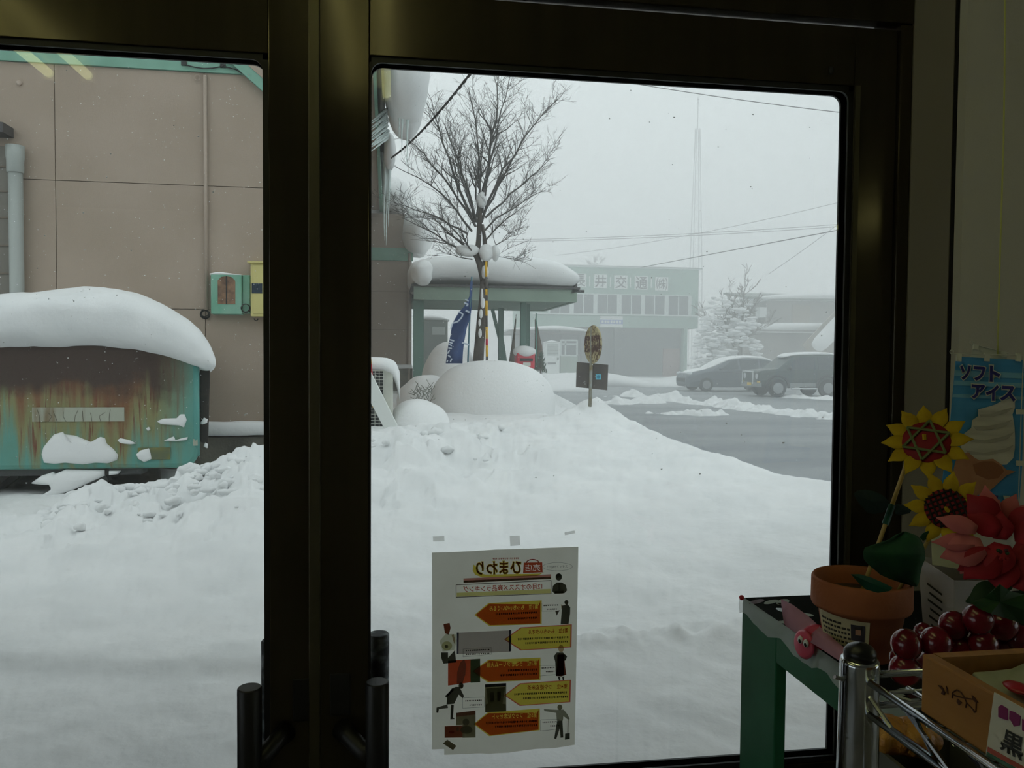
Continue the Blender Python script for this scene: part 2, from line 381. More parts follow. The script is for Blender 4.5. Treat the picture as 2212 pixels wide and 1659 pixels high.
def terrain():
    nc, rows = 620, []
    pxs = np.linspace(-480, 2380, nc)
    rr = [1.95]
    while rr[-1] < 21: rr.append(rr[-1]*1.0115)
    nr = len(rr); V = []
    zb, drop, z0, r1, ex = levels(pxs); Dc = np.interp(pxs, cpx, cD); Zc = np.interp(pxs, cpx, cz)
    for r in rr:
        for i, px in enumerate(pxs):
            q = ray(px, CY); q.z = 0; p = CAM+q*r; x, y = p.x, p.y
            if r < r1[i]: z = z0[i]; t = 0.0
            elif r < Dc[i]:
                t = (r-r1[i])/(Dc[i]-r1[i]); z = z0[i]+(Zc[i]-z0[i])*(t**ex[i])
                z += (.10*(Zc[i]-z0[i]))*math.sin(PI*t)**2*fr(x*.5, y*.5, 3)
            else:
                t = min(1.0, (r-Dc[i])/drop[i]); s = t*t*(3-2*t); z = Zc[i]+(zb[i]-Zc[i])*s
            # relief: lumps thrown up by the shovel near the crest of the left and centre, smoother elsewhere
            u = (r-r1[i])/(Dc[i]-r1[i])
            k = max(0.0, 1-abs(u-.80)/.62)
            lum = k*float(np.interp(px, [-100, 60, 150, 500, 620, 800, 1150, 1300, 1500], [.02, .05, .13, .15, .14, .15, .12, .025, .018]))
            if lum > .012:
                n = fr(x*2.1, y*2.1, 0, 5); c = noise.cell(Vector((x*3.3+.6*fr(x*3, y*3, 9, 2), y*3.3, 1)))
                z += lum*(n*1.1+.35*(c-.5)+.62*abs(fr(x*4.6, y*4.6, 6, 5)))-.2*lum 
            z += .034*fr(x*1.3, y*1.3, 7, 5)*min(1, r/4)+.009*fr(x*6, y*6, 2, 4)
            # the swept doorstep slab and trodden strip just outside the doors
            e = 3.52+.05*math.sin(x*2.1)-.06*x*.3
            if px < 760: z += .045/(1+math.exp(-(r-e)*38))-.04
            else:
                w = math.exp(-((y-2.05-.05*x)/.10)**2); z += w*.05*(.35+.9*fr(x*9, y*9, 4, 3))*float(np.interp(x, [.6, .9, 1.5, 1.9], [0, 1, 1, 0]))
                z += .03/(1+math.exp(-(y-2.0)*20))-.03
            V.append(Vector((x, y, z)))
    m = MB(); m.v = V
    for a in range(nr-1):
        for b in range(nc-1):
            k = a*nc+b; m.f.append((k, k+1, k+nc+1, k+nc))
    return m
sn = terrain().build('snow_ground', 'snow', smooth=True); tag(sn, 'trodden snow and shovelled bank outside the doors', 'snow', kind='structure')
ck = MB(); rg = random.Random(21)
for i in range(130):                        # chunks broken off by the shovel, lying on the bank
    px = rg.uniform(90, 600) if i % 5 else rg.uniform(780, 1100)
    Dq = float(np.interp(px, cpx, cD)); Zq = float(np.interp(px, cpx, cz)); zb_, dr_, z0_, r1_, ex_ = [float(q) for q in levels(np.array([px]))]
    u = 1.0-abs(rg.gauss(0, .16)); r = r1_+(Dq-r1_)*u; q = ray(px, CY); q.z = 0; p = CAM+q*r; z = z0_+(Zq-z0_)*(u**ex_)
    s = rg.uniform(.012, .042)*(1.3 if u > .93 else 1)
    ck.blob((p.x, p.y, z-.002-s*.25), (s*rg.uniform(.9, 2.2), s*1.2, s*rg.uniform(.7, 1.1)), 9, 7, s*.8, 14, 2.2, i)
tag(ck.build('snow_chunks', 'snow', smooth=True), 'loose snow chunks strewn along the shovelled bank', 'snow', kind='stuff')
def lump_field(name, label, P0, P1, nx, ny, h, f, th, mask, z0=-.03, m='snow'):
    """snow lying on the road: kept where a noise field stands above the asphalt"""
    mb = MB(); V = []
    for j in range(ny+1):
        for i in range(nx+1):
            x = P0[0]+(P1[0]-P0[0])*i/nx; y = P0[1]+(P1[1]-P0[1])*j/ny
            n = fr(x*f, y*f*.8, 11, 5)+.45*fr(x*f*3.7, y*f*3.2, 5, 4)
            z = z0+h*max(-1.0, min(2.5, (n-th+mask(x, y))))
            V.append(Vector((x, y, z)))
    mb.v = V
    for j in range(ny):
        for i in range(nx):
            k = j*(nx+1)+i; q = (k, k+1, k+nx+2, k+nx+1)
            if max(V[t].z for t in q) > -.01: mb.f.append(q)
    ob = mb.build(name, m, smooth=True); return tag(ob, label, 'snow', kind='stuff')
def band(px0, py0, px1, py1, w, k=2.2):            # mask for a band between two road points
    a = WZ(px0, py0, 0); b = WZ(px1, py1, 0)
    def f(x, y):
        t = max(0, min(1, (x-a.x)/(b.x-a.x))); yc = a.y+(b.y-a.y)*t
        return .95-k*abs((y-yc)/w)**1.5-(4*max(0, a.x-x)/w)-(4*max(0, x-b.x)/w)
    return f
b1 = band(1310, 850, 1880, 915, 5.5); b2 = band(1330, 872, 1420, 868, 1.6); b3 = band(1400, 893, 1560, 896, .9); b4 = band(1700, 858, 1900, 870, 2.2)
lump_field('slush_ridge', 'churned slush ridge along the middle of the road', (5, 12), (17.5, 28), 330, 360, .22, 1.1, .12, lambda x, y: max(b1(x, y), b2(x, y)-.1, b3(x, y)-.1))
lump_field('slush_ridge', 'thin slush streak in front of the off-road car', (12, 20), (26, 30), 120, 80, .14, 1.0, .2, b4)
# far verge: snow banks and snow field beyond the road
tag(MB().box((-70, 44, -.4), (160, 170, .12)).build('snow_field', 'snow'), 'flat snow beyond the far side of the road', 'snow', kind='structure')
def verge(x0, x1, y, h, lab, seed):
    st = [(x, y-1.6+.5*fr(x*.3, seed), y+3.5, -.4, h*(.75+.5*fr(x*.25, seed+5))) for x in np.linspace(x0, x1, 24)]
    return tag(MB().loft(st, 16, 2.2, .12, .8, seed, 3).build('snow_bank', 'snow', smooth=True), lab, 'snow bank', 'ploughed banks across the road')
verge(7.5, 20.5, 38.5, .75, 'ploughed snow bank in front of the pale green office building', 3)
verge(21, 46, 41, .8, 'ploughed snow bank in front of the grey house', 8)
verge(1.5, 8.5, 33.5, .55, 'low snow bank beside the far vending machine', 5)

# ================================================================ the neighbouring beige building
mat('beige_siding', S(166, 150, 135), 0.75, col2=S(158, 142, 126), nscale=1.2, bump=.12, bscale=90)
mat('beige_joint', S(120, 108, 96), 0.8)
mat('grey_siding', S(120, 116, 108), 0.75)
mat('concrete', S(120, 116, 104), 0.85, col2=S(88, 86, 78), nscale=3, bump=.3)
mat('green_trim', S(122, 168, 150), 0.5, col2=S(108, 156, 136), nscale=4)
mat('olive_gutter', S(104, 94, 48), 0.5); mat('dark_gutter', S(70, 68, 68), 0.5)
mat('pvc_white', S(160, 166, 162), 0.4); mat('beige_pipe', S(170, 154, 140), 0.5)
mat('meter_green', S(104, 162, 138), 0.5, col2=S(130, 176, 156), nscale=9, stretch=(1, 1, .3)); mat('meter_rust', S(150, 118, 92), 0.7, col2=S(96, 70, 54), nscale=14)
mat('box_yellow', S(200, 190, 124), 0.45); mat('black_cable', S(32, 32, 34), 0.6); mat('dark_glass', S(50, 62, 74), 0.1)
YA = 8.0; XS = -0.62                       # front wall plane, line of the side wall
bd = thing('building', 'beige panelled building with mint green trim beside the road', 'building', (-5, YA+4, 0))
za1 = WY(300, 396, YA).z; za2 = WY(420, 668, YA).z; hz = za1-za2
zfl = WY(520, 925, YA).z; ztop = WY(250, 146, YA).z; ztop2 = ztop+.55
xj0 = WY(120, 400, YA).x; xj1 = WY(442, 400, YA).x; dx = xj1-xj0
MB().box((-13, YA+.02, 0), (XS, YA+9.6, ztop2)).build('wall_core', 'beige_joint', bd)
xs = [x for x in [xj0+dx*i for i in range(-4, 4)] if x < XS-.2]; xs = [-13]+[x for x in xs if x > -12.8]+[XS]
zs = [zfl, za2, za1, za1+hz] if za1+hz < ztop-.1 else [zfl, za2, za1, ztop]
if zs[-1] < ztop: zs.append(ztop)
for i in range(len(xs)-1):
    for j in range(len(zs)-1):
        MB().box((xs[i]+.004, YA, zs[j]+.004), (xs[i+1]-.004, YA+.03, zs[j+1]-.004)).build('wall_panel', 'beige_siding', bd)
for k in range(5):                          # side wall going back along the road
    y0 = YA+k*1.92
    for j in range(len(zs)-1): MB().box((XS-.03, y0+.034, zs[j]+.004), (XS+.012, y0+1.916, zs[j+1]-.004)).build('wall_panel', 'beige_siding', bd)
MB().box((-13, YA-.06, 0), (XS+.06, YA+9.6, zfl-.10)).build('foundation', 'concrete', bd)
MB().box((-13, YA-.03, ztop), (WY(548, 150, YA).x, YA+.1, ztop2)).build('fascia', 'green_trim', bd)
# sloping boards of the lean-to that meets the front wall
a0 = WY(512, 118, YA-.1); a1 = WY(640, 232, YA-.1); 
def slope(off0, off1, m, nm, y):
    a = WY(500, 104, y); b = WY(660, 246, y); n = Vector((-(b-a).z, 0, (b-a).x)).normalized()
    MB().prism([a+n*off0, b+n*off0, b+n*off1, a+n*off1], (0, .07, 0)).build(nm, m, bd)
slope(-.13, -.02, 'green_trim', 'sloping_board', YA-.10); slope(-.02, .08, 'beige_siding', 'sloping_soffit', YA-.11); slope(.08, .34, 'green_trim', 'sloping_fascia', YA-.12)
# low-slung cable under the fascia
for pts in ([(395, 139), (420, 145), (440, 148), (460, 147), (482, 143)], [(482, 143), (510, 150), (545, 172), (580, 200), (640, 250)]):
    MB().tube([WY(x, y, YA-.05) for x, y in pts], .007, 6).build('cable', 'black_cable', bd)
for x, y in ((398, 138), (482, 143)): 
    c = WY(x, y, YA-.03); MB().box(c-Vector((.03, .02, .02)), c+Vector((.03, .03, .02))).build('cable_clip', 'black_cable', bd)
# conduit, downpipe, grey door panel at the left edge
c = WY(445, 300, YA); cx = c.x
cn = MB().tube([(cx, YA-.03, WY(445, 165, YA).z), (cx, YA-.03, WY(445, 670, YA).z)], .021, 10).build('conduit', 'beige_pipe', bd, smooth=True)
lp = WY(430, 168, YA-.03); MB().tube([lp+Vector((.03*math.cos(a)-.02, 0, .03*math.sin(a))) for a in [2*PI*i/12 for i in range(12)]], .006, 5, closed=True).build('hook_ring', 'beige_pipe', cn)
x0 = WY(35, 500, YA-.1).x; zt_ = WY(35, 315, YA-.1).z; zm = WY(35, 372, YA-.1).z
dp = MB().tube([(x0, YA-.1, .3), (x0, YA-.1, zm+.02)], .072, 16).build('downpipe', 'pvc_white', bd, smooth=True)
MB().lathe([(.078, zm-.01), (.085, zm), (.085, zm+.12), (.092, zm+.16), (.092, zt_), (.075, zt_), (.07, zt_-.1)], (x0, YA-.1, 0), 20).build('pipe_socket', 'pvc_white', dp, smooth=True)
a = WY(-160, 308, YA-.02); b = WY(21, 640, YA-.02); MB().box((a.x, YA-.02, b.z-.6), (b.x, YA, a.z)).build('door_panel', 'grey_siding', bd)
for py in (360, 413, 470, 530, 590): 
    z = WY(0, py, YA-.02).z; MB().box((a.x, YA-.03, z-.008), (b.x, YA-.02, z+.008)).build('door_rail', 'beige_joint', bd)
a = WY(-40, 264, YA-.2); b = WY(11, 288, YA-.2); MB().box((a.x, YA-.25, b.z), (b.x, YA, a.z)).build('vent_hood', 'dark_gutter', bd)
c = WY(42, 180, YA); MB().lathe([(.03, 0), (.03, .02), (.015, .03), (.0, .03)], (c.x, YA+.001, c.z), 12, (0, -1, 0)).build('wall_socket', 'beige_pipe', bd)
# snow on the plinth ledge
def ledge(x0, x1, y0, y1, z0, z1, parent=None, nm='plinth_snow'):
    st = [(x, y0, y1, z0, z1+.025*fr(x*2, 4)) for x in np.linspace(x0, x1, 30)]
    st[0] = (x0, y0+.1, y1, z0, z0+.05); st[-1] = (x1, y0+.1, y1, z0, z0+.04)
    return MB().loft(st, 14, 2.6, .01, 4, 1, 2).build(nm, 'snow_fine', parent, smooth=True)
zl0 = WY(520, 941, YA-.1).z; zl1 = WY(520, 911, YA-.1).z
o = ledge(-6, XS, YA-.14, YA+.02, zl0, zl1); tag(o, 'strip of snow on the plinth of the beige wall', 'snow')
# side eave with gutter, seen end-on
ze = ztop; XE = WY(823, 300, 13).x
xe0 = WY(814, 200, YA+.3).x; xe1 = WY(825, 455, YA+9.3).x
zA = WY(812, 176, YA+.1).z; zB = WY(826, 458, YA+9.4).z
MB().prism([(XS, YA-.3, zA+.05), (xe0-.02, YA-.3, zA+.05), (xe1-.02, YA+9.4, zB+.05), (XS, YA+9.4, zB+.05)], (0, 0, .05)).build('soffit', 'beige_siding', bd)
MB().prism([(xe0-.035, YA-.3, zA), (xe0, YA-.3, zA), (xe1+.02, YA+9.4, zB), (xe1-.05, YA+9.4, zB)], (0, 0, .38)).build('eave_fascia', 'green_trim', bd)
MB().tube([(xe0+.03, YA-.3, zA+.22), (xe0+.035, YA+1.9, zA+.2)], .055, 10).build('gutter', 'dark_gutter', bd, smooth=True)
MB().tube([(xe0+.035, YA+1.9, zA+.18), (xe1+.05, YA+9.2, zB+.18)], .05, 10).build('gutter', 'dark_gutter', bd, smooth=True)
# roof slab and a farther wing
MB().prism([(-13, YA-.1, ztop2), (xe0-.05, YA-.1, zA+.38), (xe0-.05, YA+9.5, zB+.38), (-13, YA+9.5, ztop2)], (0, 0, .08)).build('roof', 'green_trim', bd)
YC = YA+9.4
xc0 = XS; xc1 = WY(889, 700, YC).x; zc_t = WY(850, 462, YC).z
jz = [WY(850, y, YC).z for y in (790, 712, 630, 563, 547)]
MB().box((xc0, YC+.02, 0), (xc1, YC+5, zc_t)).build('wing_core', 'beige_joint', bd)
for i in range(3): MB().box((xc0, YC, jz[i]+.004), (xc1, YC+.03, jz[i+1]-.004)).build('wing_panel', 'beige_siding', bd)
MB().box((xc0, YC, jz[4]), (xc1, YC+.03, zc_t)).build('wing_panel', 'beige_siding', bd)
MB().box((xc0, YC-.05, jz[3]), (xc1+.03, YC+.03, jz[4]+.12)).build('wing_band', 'green_trim', bd)
MB().box((xc0, YC-.08, 0), (xc1+.03, YC+.02, jz[0]-.06)).build('wing_plinth', 'concrete', bd)
o = ledge(xc0+.35, xc1+.03, YC-.12, YC+.02, jz[0]-.07, jz[0]+.03); tag(o, 'strip of snow on the plinth of the far wing wall', 'snow')
x = WY(884, 600, YC).x; MB().tube([(x, YC-.05, .3), (x, YC-.05, jz[4])], .035, 10).build('downpipe', 'beige_pipe', bd, smooth=True)
# roof snow of the building, overhanging the side eave
st = []
for px, top, bot in ((-13, 0, 0),): pass
rs = MB(); yy = [YA-.4, YA, YA+1, YA+2.2, YA+3.2, YA+3.6]
c = W(873, 170, 10.9); rs.blob((c.x+.02, YA+1.1, c.z-.02), (.30, 1.7, .74), 40, 28, .07, 1.6, 2.4, 3)
o = rs.build('snow_cornice', 'snow_fine', smooth=True); tag(o, 'thick snow cornice curling over the mint green eave', 'snow')
c = W(842, 330, 13); o = MB().blob(c, (.10, .9, .20), 20, 14, .04, 3, 2.2, 8).build('snow_lump', 'snow_fine', smooth=True); tag(o, 'small snow lump clinging to the eave below the cornice', 'snow')
c = W(905, 480, 17.6); o = MB().blob((c.x, c.y+1.4, c.z-.05), (.36, 1.6, .55), 28, 20, .12, 1.4, 2.3, 14).build('snow_cornice', 'snow_fine', smooth=True); tag(o, 'bulging snow on the far wing roof behind the bare tree', 'snow')
c = W(872, 400, 17.8); o = MB().blob((c.x-.4, c.y+1.6, c.z), (.55, 1.6, .42), 28, 20, .08, 1.4, 2.3, 24).build('snow_cornice', 'snow_fine', smooth=True); tag(o, 'snow on the wing roof between icicles and tree', 'snow')
# icicles
ice = bpy.data.materials.new('ice'); ice.use_nodes = True; p = ice.node_tree.nodes['Principled BSDF']
p.inputs['Base Color'].default_value = (.82, .93, .92, 1); p.inputs['Roughness'].default_value = .15; p.inputs['Alpha'].default_value = .75; MATS['ice'] = ice
ORD = 'first second third fourth fifth sixth seventh eighth ninth tenth eleventh twelfth thirteenth'.split()
def icicle(a, b, r, label, group):
    n = 7; pts = [a.lerp(b, i/n)+Vector((random.uniform(-1, 1), random.uniform(-1, 1), 0))*r*.35 for i in range(n+1)]
    o = MB().tube(pts, [r*(1-.92*i/n)*(1+.15*math.sin(i*2.3)) for i in range(n+1)], 7).build('icicle', 'ice', smooth=True); tag(o, label, 'icicle', group)
for i in range(13):
    f = i/12; a = W(838-4*random.random(), 236+62*f, 10.6-.2*random.random()); b = W(797-6*random.random(), 274+54*f+random.uniform(-5, 5), 9.9)
    icicle(a, b, .022, ORD[i]+' slanting icicle from the top, between cornice and mint fascia', 'slanting icicles under the cornice')
for jj, (px, y0, y1, r, D) in enumerate(((867, 245, 335, .018, 10.2), (878, 247, 360, .02, 10.2), (861, 250, 300, .012, 10.2))):
    icicle(W(px+3, y0, D), W(px, y1, D), r, ('middle free icicle hanging before the cornice', 'longest free icicle hanging before the cornice', 'shortest free icicle hanging before the cornice')[jj], 'icicles in front of the cornice')
for jj, (px, y0, y1, r) in enumerate(sorted(((833, 300, 520, .035), (838, 320, 530, .035), (843, 340, 490, .04), (836, 280, 470, .03), (828, 300, 350, .018), (824, 300, 340, .016), (841, 320, 440, .03), (831, 330, 420, .02)))):
    icicle(W(px, y0, 13.4), W(px-3, y1, 13.4), r, ORD[jj]+' icicle from the left in the far gutter cluster', 'long gutter icicles')
# meter cupboards on the front wall
t = thing('meter_box', 'weathered mint green meter box with a brown window', 'meter box', (WY(495, 640, YA).x, YA-.1, WY(495, 678, YA).z))
a = WY(455, 592, YA-.14); b = WY(522, 679, YA-.14); MB().box((a.x, YA-.14, b.z), (b.x, YA, a.z)).build('cabinet', 'meter_green', t, bevel=.008)
a2 = WY(470, 596, YA-.15); b2 = WY(508, 657, YA-.15); h = (b2.x-a2.x)
MB().prism([(a2.x, YA-.146, b2.z), (b2.x, YA-.146, b2.z), (b2.x, YA-.146, a2.z-.05), (b2.x-h*.2, YA-.146, a2.z-.01), ((a2.x+b2.x)/2, YA-.146, a2.z), (a2.x+h*.2, YA-.146, a2.z-.01), (a2.x, YA-.146, a2.z-.05)], (0, .02, 0)).build('window', 'meter_rust', t)
MB().box(((a2.x+b2.x)/2-.006, YA-.152, b2.z), ((a2.x+b2.x)/2+.006, YA-.14, a2.z)).build('window_bar', 'black_cable', t)
a3 = WY(522, 594, YA-.1); b3 = WY(540, 677, YA-.1); MB().box((b.x+.004, YA-.10, b3.z), (b3.x, YA, a3.z)).build('side_cabinet', 'meter_green', t, bevel=.004)
MB().loft([(a.x-.01, YA-.15, YA-.02, a.z-.01, a.z+.01), (a.x+.08, YA-.15, YA, a.z-.01, a.z+.035), (b.x-.15, YA-.15, YA, a.z-.01, a.z+.02), (b.x, YA-.14, YA, a.z-.01, a.z+.004)], 10, 2.4).build('snow_dusting', 'snow_fine', t, smooth=True)
def coil(cx, cy, rad, n, par, y):
    for k in range(n):
        c = WY(cx+random.uniform(-2, 2), cy+random.uniform(-2, 2), y); r = rad*random.uniform(.75, 1.05)
        MB().tube([c+Vector((r*math.cos(q), random.uniform(-.008, .008), r*.95*math.sin(q))) for q in [2*PI*i/18 for i in range(18)]], .0055, 5, closed=True).build('cable_loop', 'black_cable', par)
coil(530, 665, .05, 3, t, YA-.14)
o = thing('cable_coil', 'coil of black cable below the beige conduit', 'cable', WY(443, 690, YA-.04)); coil(443, 678, .055, 5, o, YA-.03)
t = thing('meter_box', 'pale yellow meter box with small dark window', 'meter box', (WY(565, 640, YA).x, YA-.1, WY(565, 683, YA).z))
a = WY(541, 568, YA-.2); b = WY(604, 684, YA-.2); MB().box((a.x, YA-.2, b.z), (b.x, YA, a.z)).build('cabinet', 'box_yellow', t, bevel=.006)
MB().box((a.x+.028, YA-.206, b.z+.03), (b.x-.02, YA-.2, a.z-.02)).build('door', 'box_yellow', t, bevel=.003)
a2 = WY(544, 612, YA-.2); b2 = WY(567, 634, YA-.2); MB().box((a2.x, YA-.21, b2.z), (b2.x, YA-.2, a2.z)).build('window', 'dark_glass', t)
MB().box((a.x-.03, YA-.23, a.z), (b.x+.03, YA, a.z+.02)).build('rain_hood', 'box_yellow', t)
c = WY(553, 688, YA-.1); MB().tube([c+Vector((.02*math.cos(q), 0, .025*math.sin(q))) for q in [PI+PI*i/8 for i in range(9)]], .006, 5).build('cable_tail', 'black_cable', t)
# ================================================================ old turquoise vehicle under snow
def rusty():
    m = bpy.data.materials.new('rusty_turquoise'); m.use_nodes = True; nt = m.node_tree; N = nt.nodes; L = nt.links
    p = N['Principled BSDF']; p.inputs['Roughness'].default_value = .65
    tc = N.new('ShaderNodeTexCoord'); sp = N.new('ShaderNodeSeparateXYZ'); L.new(tc.outputs['Object'], sp.inputs[0])
    def nz(scale, st, det=5):
        mp = N.new('ShaderNodeMapping'); mp.inputs['Scale'].default_value = st; n = N.new('ShaderNodeTexNoise'); n.inputs['Scale'].default_value = scale; n.inputs['Detail'].default_value = det
        L.new(tc.outputs['Object'], mp.inputs[0]); L.new(mp.outputs[0], n.inputs['Vector']); return n.outputs[0]
    def mth(op, a, b, c=None):
        k = N.new('ShaderNodeMath'); k.operation = op; k.use_clamp = False
        for i, q in enumerate((a, b, c)):
            if q is None: continue
            if isinstance(q, (int, float)): k.inputs[i].default_value = q
            else: L.new(q, k.inputs[i])
        return k.outputs[0]
    def rng(a, lo, hi):
        r = N.new('ShaderNodeMapRange'); r.inputs[1].default_value = lo; r.inputs[2].default_value = hi; L.new(a, r.inputs[0]); return r.outputs[0]
    def mix(f, a, b):
        x = N.new('ShaderNodeMix'); x.data_type = 'RGBA'; L.new(f, x.inputs[0])
        for i, q in ((6, a), (7, b)):
            if isinstance(q, tuple): x.inputs[i].default_value = q
            else: L.new(q, x.inputs[i])
        return x.outputs[2]
    # x: 0 at the right corner, negative to the left; z: 0 at the bottom edge, about 1.2 at the roof
    X, Z = sp.outputs[0], sp.outputs[2]
    streak = nz(14, (1, 1, .06), 6); fine = nz(38, (1, 1, .05), 4); patch = nz(2.2, (1, 1, 1.2), 5); col = nz(3.2, (1, 1, .12), 4)
    left = rng(X, -.02, -.40)                                    # the corner itself is sound paint
    run = mth('ADD', mth('MULTIPLY', streak, .65), mth('MULTIPLY', col, .75))
    lim = mth('ADD', mth('MULTIPLY', mth('SUBTRACT', run, .7), 2.2), Z)   # how far the runs reach down
    yel = mth('MULTIPLY', rng(lim, .0, .40), left); brn = mth('MULTIPLY', rng(lim, .50, .86), left)
    dark = mth('MULTIPLY', rng(mth('ADD', mth('MULTIPLY', mth('SUBTRACT', patch, .5), 1.0), mth('ADD', Z, mth('MULTIPLY', mth('SUBTRACT', streak, .5), .3))), .62, .86), left)
    c = mix(rng(patch, .4, .65), S(88, 156, 146), S(90, 144, 130))
    c = mix(mth('MULTIPLY', yel, .85), c, S(136, 126, 74))
    c = mix(mth('MULTIPLY', mth('MULTIPLY', rng(fine, .56, .64), rng(lim, .05, .4)), left), c, S(110, 66, 46))
    c = mix(mth('MULTIPLY', brn, .85), c, S(124, 76, 46))
    c = mix(mth('MULTIPLY', dark, .97), c, S(62, 46, 40))
    L.new(c, p.inputs['Base Color']); MATS['rusty_turquoise'] = m
rusty()
mat('turquoise', S(80, 150, 142), .5); mat('rubber', S(34, 32, 32), .8, col2=S(58, 52, 46), nscale=8)
mat('faded_plate', S(168, 172, 156), .7, col2=S(126, 112, 84), nscale=7, stretch=(1, 1, .15), lo=.55, hi=.7); mat('old_plate', S(84, 96, 76), .6, col2=S(122, 122, 64), nscale=10)
mat('under_iron', S(66, 68, 68), .8); mat('crack', S(70, 58, 46), .8)
YV = 6.45; xr = WY(430, 900, YV).x; zb = WY(300, 1013, YV).z; zt = WY(200, 745, YV).z; xl = xr-3.4
t = thing('derelict_van', 'rusty turquoise van body parked before the beige wall', 'van', (xr, YV, zb))
R = .17; pts = []
for cx, cz, a0 in ((xr-R, zb+R, -PI/2), (xr-R*.6, zt-R*.6, 0), (xl+R, zt-R, PI/2), (xl+R, zb+R, PI)):
    rr = R*.6 if a0 == 0 else R
    for i in range(9): a = a0+PI/2*i/8; pts.append((cx+rr*math.cos(a), YV, cz+rr*math.sin(a)))
MB().prism(pts, (-.37, 1.45, 0)).build('body', 'rusty_turquoise', t, bevel=.05)
MB().tube([(xr-.035, YV+.05, zb+.12), (xr-.03, YV+.02, zb+.3), (xr-.03, YV+.02, zt-.2)], .03, 10).build('corner_moulding', 'turquoise', t, smooth=True)
x1 = WY(455, 850, YV+.12).x; MB().prism([(xr-.01, YV+.10, WY(445, 955, YV+.1).z), (x1-.02, YV+.10, WY(445, 962, YV+.1).z), (x1, YV+.10, WY(455, 800, YV+.1).z), (x1-.01, YV+.10, zt-.12), (xr-.01, YV+.10, zt-.1)], (-.32, 1.2, 0)).build('rear_seal', 'rubber', t, bevel=.01)
MB().prism([(xr+.02, YV+.08, zt-.14), (x1, YV+.08, zt-.22), (x1, YV+.08, zt-.13), (xr+.02, YV+.08, zt-.05)], (-.32, 1.2, 0)).build('roof_lip', 'turquoise', t)
a = WY(70, 880, YV); b = WY(269, 910, YV); fp = MB().box((a.x, YV-.008, b.z), (b.x, YV+.01, a.z)).build('faded_panel', 'faded_plate', t)
for i in range(9):
    k = MB(); x = a.x+(b.x-a.x)*(.08+.85*i/9); z = b.z
    k.tube([(x, YV-.009, z), (x+random.uniform(-.03, .03), YV-.009, z+.05), (x+random.uniform(-.04, .04), YV-.009, z+random.uniform(.08, .12))], .0018, 4); k.build('crack', 'crack', fp)
a = WY(298, 967, YV); b = WY(368, 992, YV); MB().box((a.x, YV-.014, b.z), (b.x, YV+.01, a.z)).build('number_plate', 'old_plate', t, bevel=.004)
a = WY(418, 948, YV+.02); b = WY(428, 962, YV+.02); MB().box((a.x, YV-.004, b.z), (b.x, YV+.03, a.z)).build('reflector', 'faded_plate', t)
MB().box((xl+.1, YV+.05, zb-.06), (xr-.55, YV+1.4, zb+.02)).build('floor_pan', 'under_iron', t)
for px in (-180, 283):
    c = WY(px, 1052, YV+.35); MB().lathe([(.0, -.1), (.17, -.1), (.25, -.08), (.27, -.03), (.27, .05), (.2, .1), (0, .1)], (c.x, YV+.35, .27), 28, (0, 1, 0)).build('wheel', 'rubber', t, smooth=True)
MB().bar(WY(60, 1105, YV+.1), WY(235, 1030, YV+.1), .10, .07).build('drag_link', 'under_iron', t)
MB().bar(WY(145, 1016, YV+.05), WY(150, 1052, YV+.05), .07, .07).build('hook_bracket', 'rubber', t, bevel=.01)
MB().bar(WY(230, 1012, YV+.05), WY(231, 1026, YV+.05), .035, .035).build('hook_bracket', 'rubber', t)
MB().bar(WY(-60, 1100, YV+.6), WY(40, 1025, YV+.6), .08, .06).build('drag_link', 'under_iron', t)
# snow frozen on the underframe
def slab(name, px, Y, th, label, group=None, m='snow_fine', cat='snow', parent=None):
    pts = [WY(x, y, Y) for x, y in px]
    c = sum(pts, Vector())/len(pts); mb = MB(); k = len(pts)
    ring = lambda f, dy: [c+(p-c)*f+Vector((0, dy, 0)) for p in pts]
    rs = [ring(1.0, th*.5), ring(1.0, 0), ring(.93, -th*.28), ring(.75, -th*.43), ring(.4, -th*.5)]
    for r in rs: mb.v += r
    for i in range(len(rs)-1):
        for j in range(k): mb.f.append((i*k+j, i*k+(j+1) % k, (i+1)*k+(j+1) % k, (i+1)*k+j))
    mb.f.append(tuple(range((len(rs)-1)*k, len(rs)*k))); mb.f.append(tuple(reversed(range(k))))
    o = mb.build(name, m, parent, smooth=True)
    return o if parent else tag(o, label, cat, group)
def zoom3(z): return [(x/3.687, 880+y/3.687) for x, y in z]
slab('snow_crust', zoom3([(250, 600), (330, 545), (420, 515), (440, 530), (520, 495), (830, 500), (830, 545), (600, 650), (420, 720), (260, 800), (200, 810), (400, 690), (415, 640), (380, 590)]), YV+.02, .12, 'grey snow crust on the underframe of the derelict van')
slab('snow_crust', zoom3([(870, 505), (960, 505), (940, 530), (870, 540)]), YV+.03, .08, 'tiny snow crust right of the underframe hook')
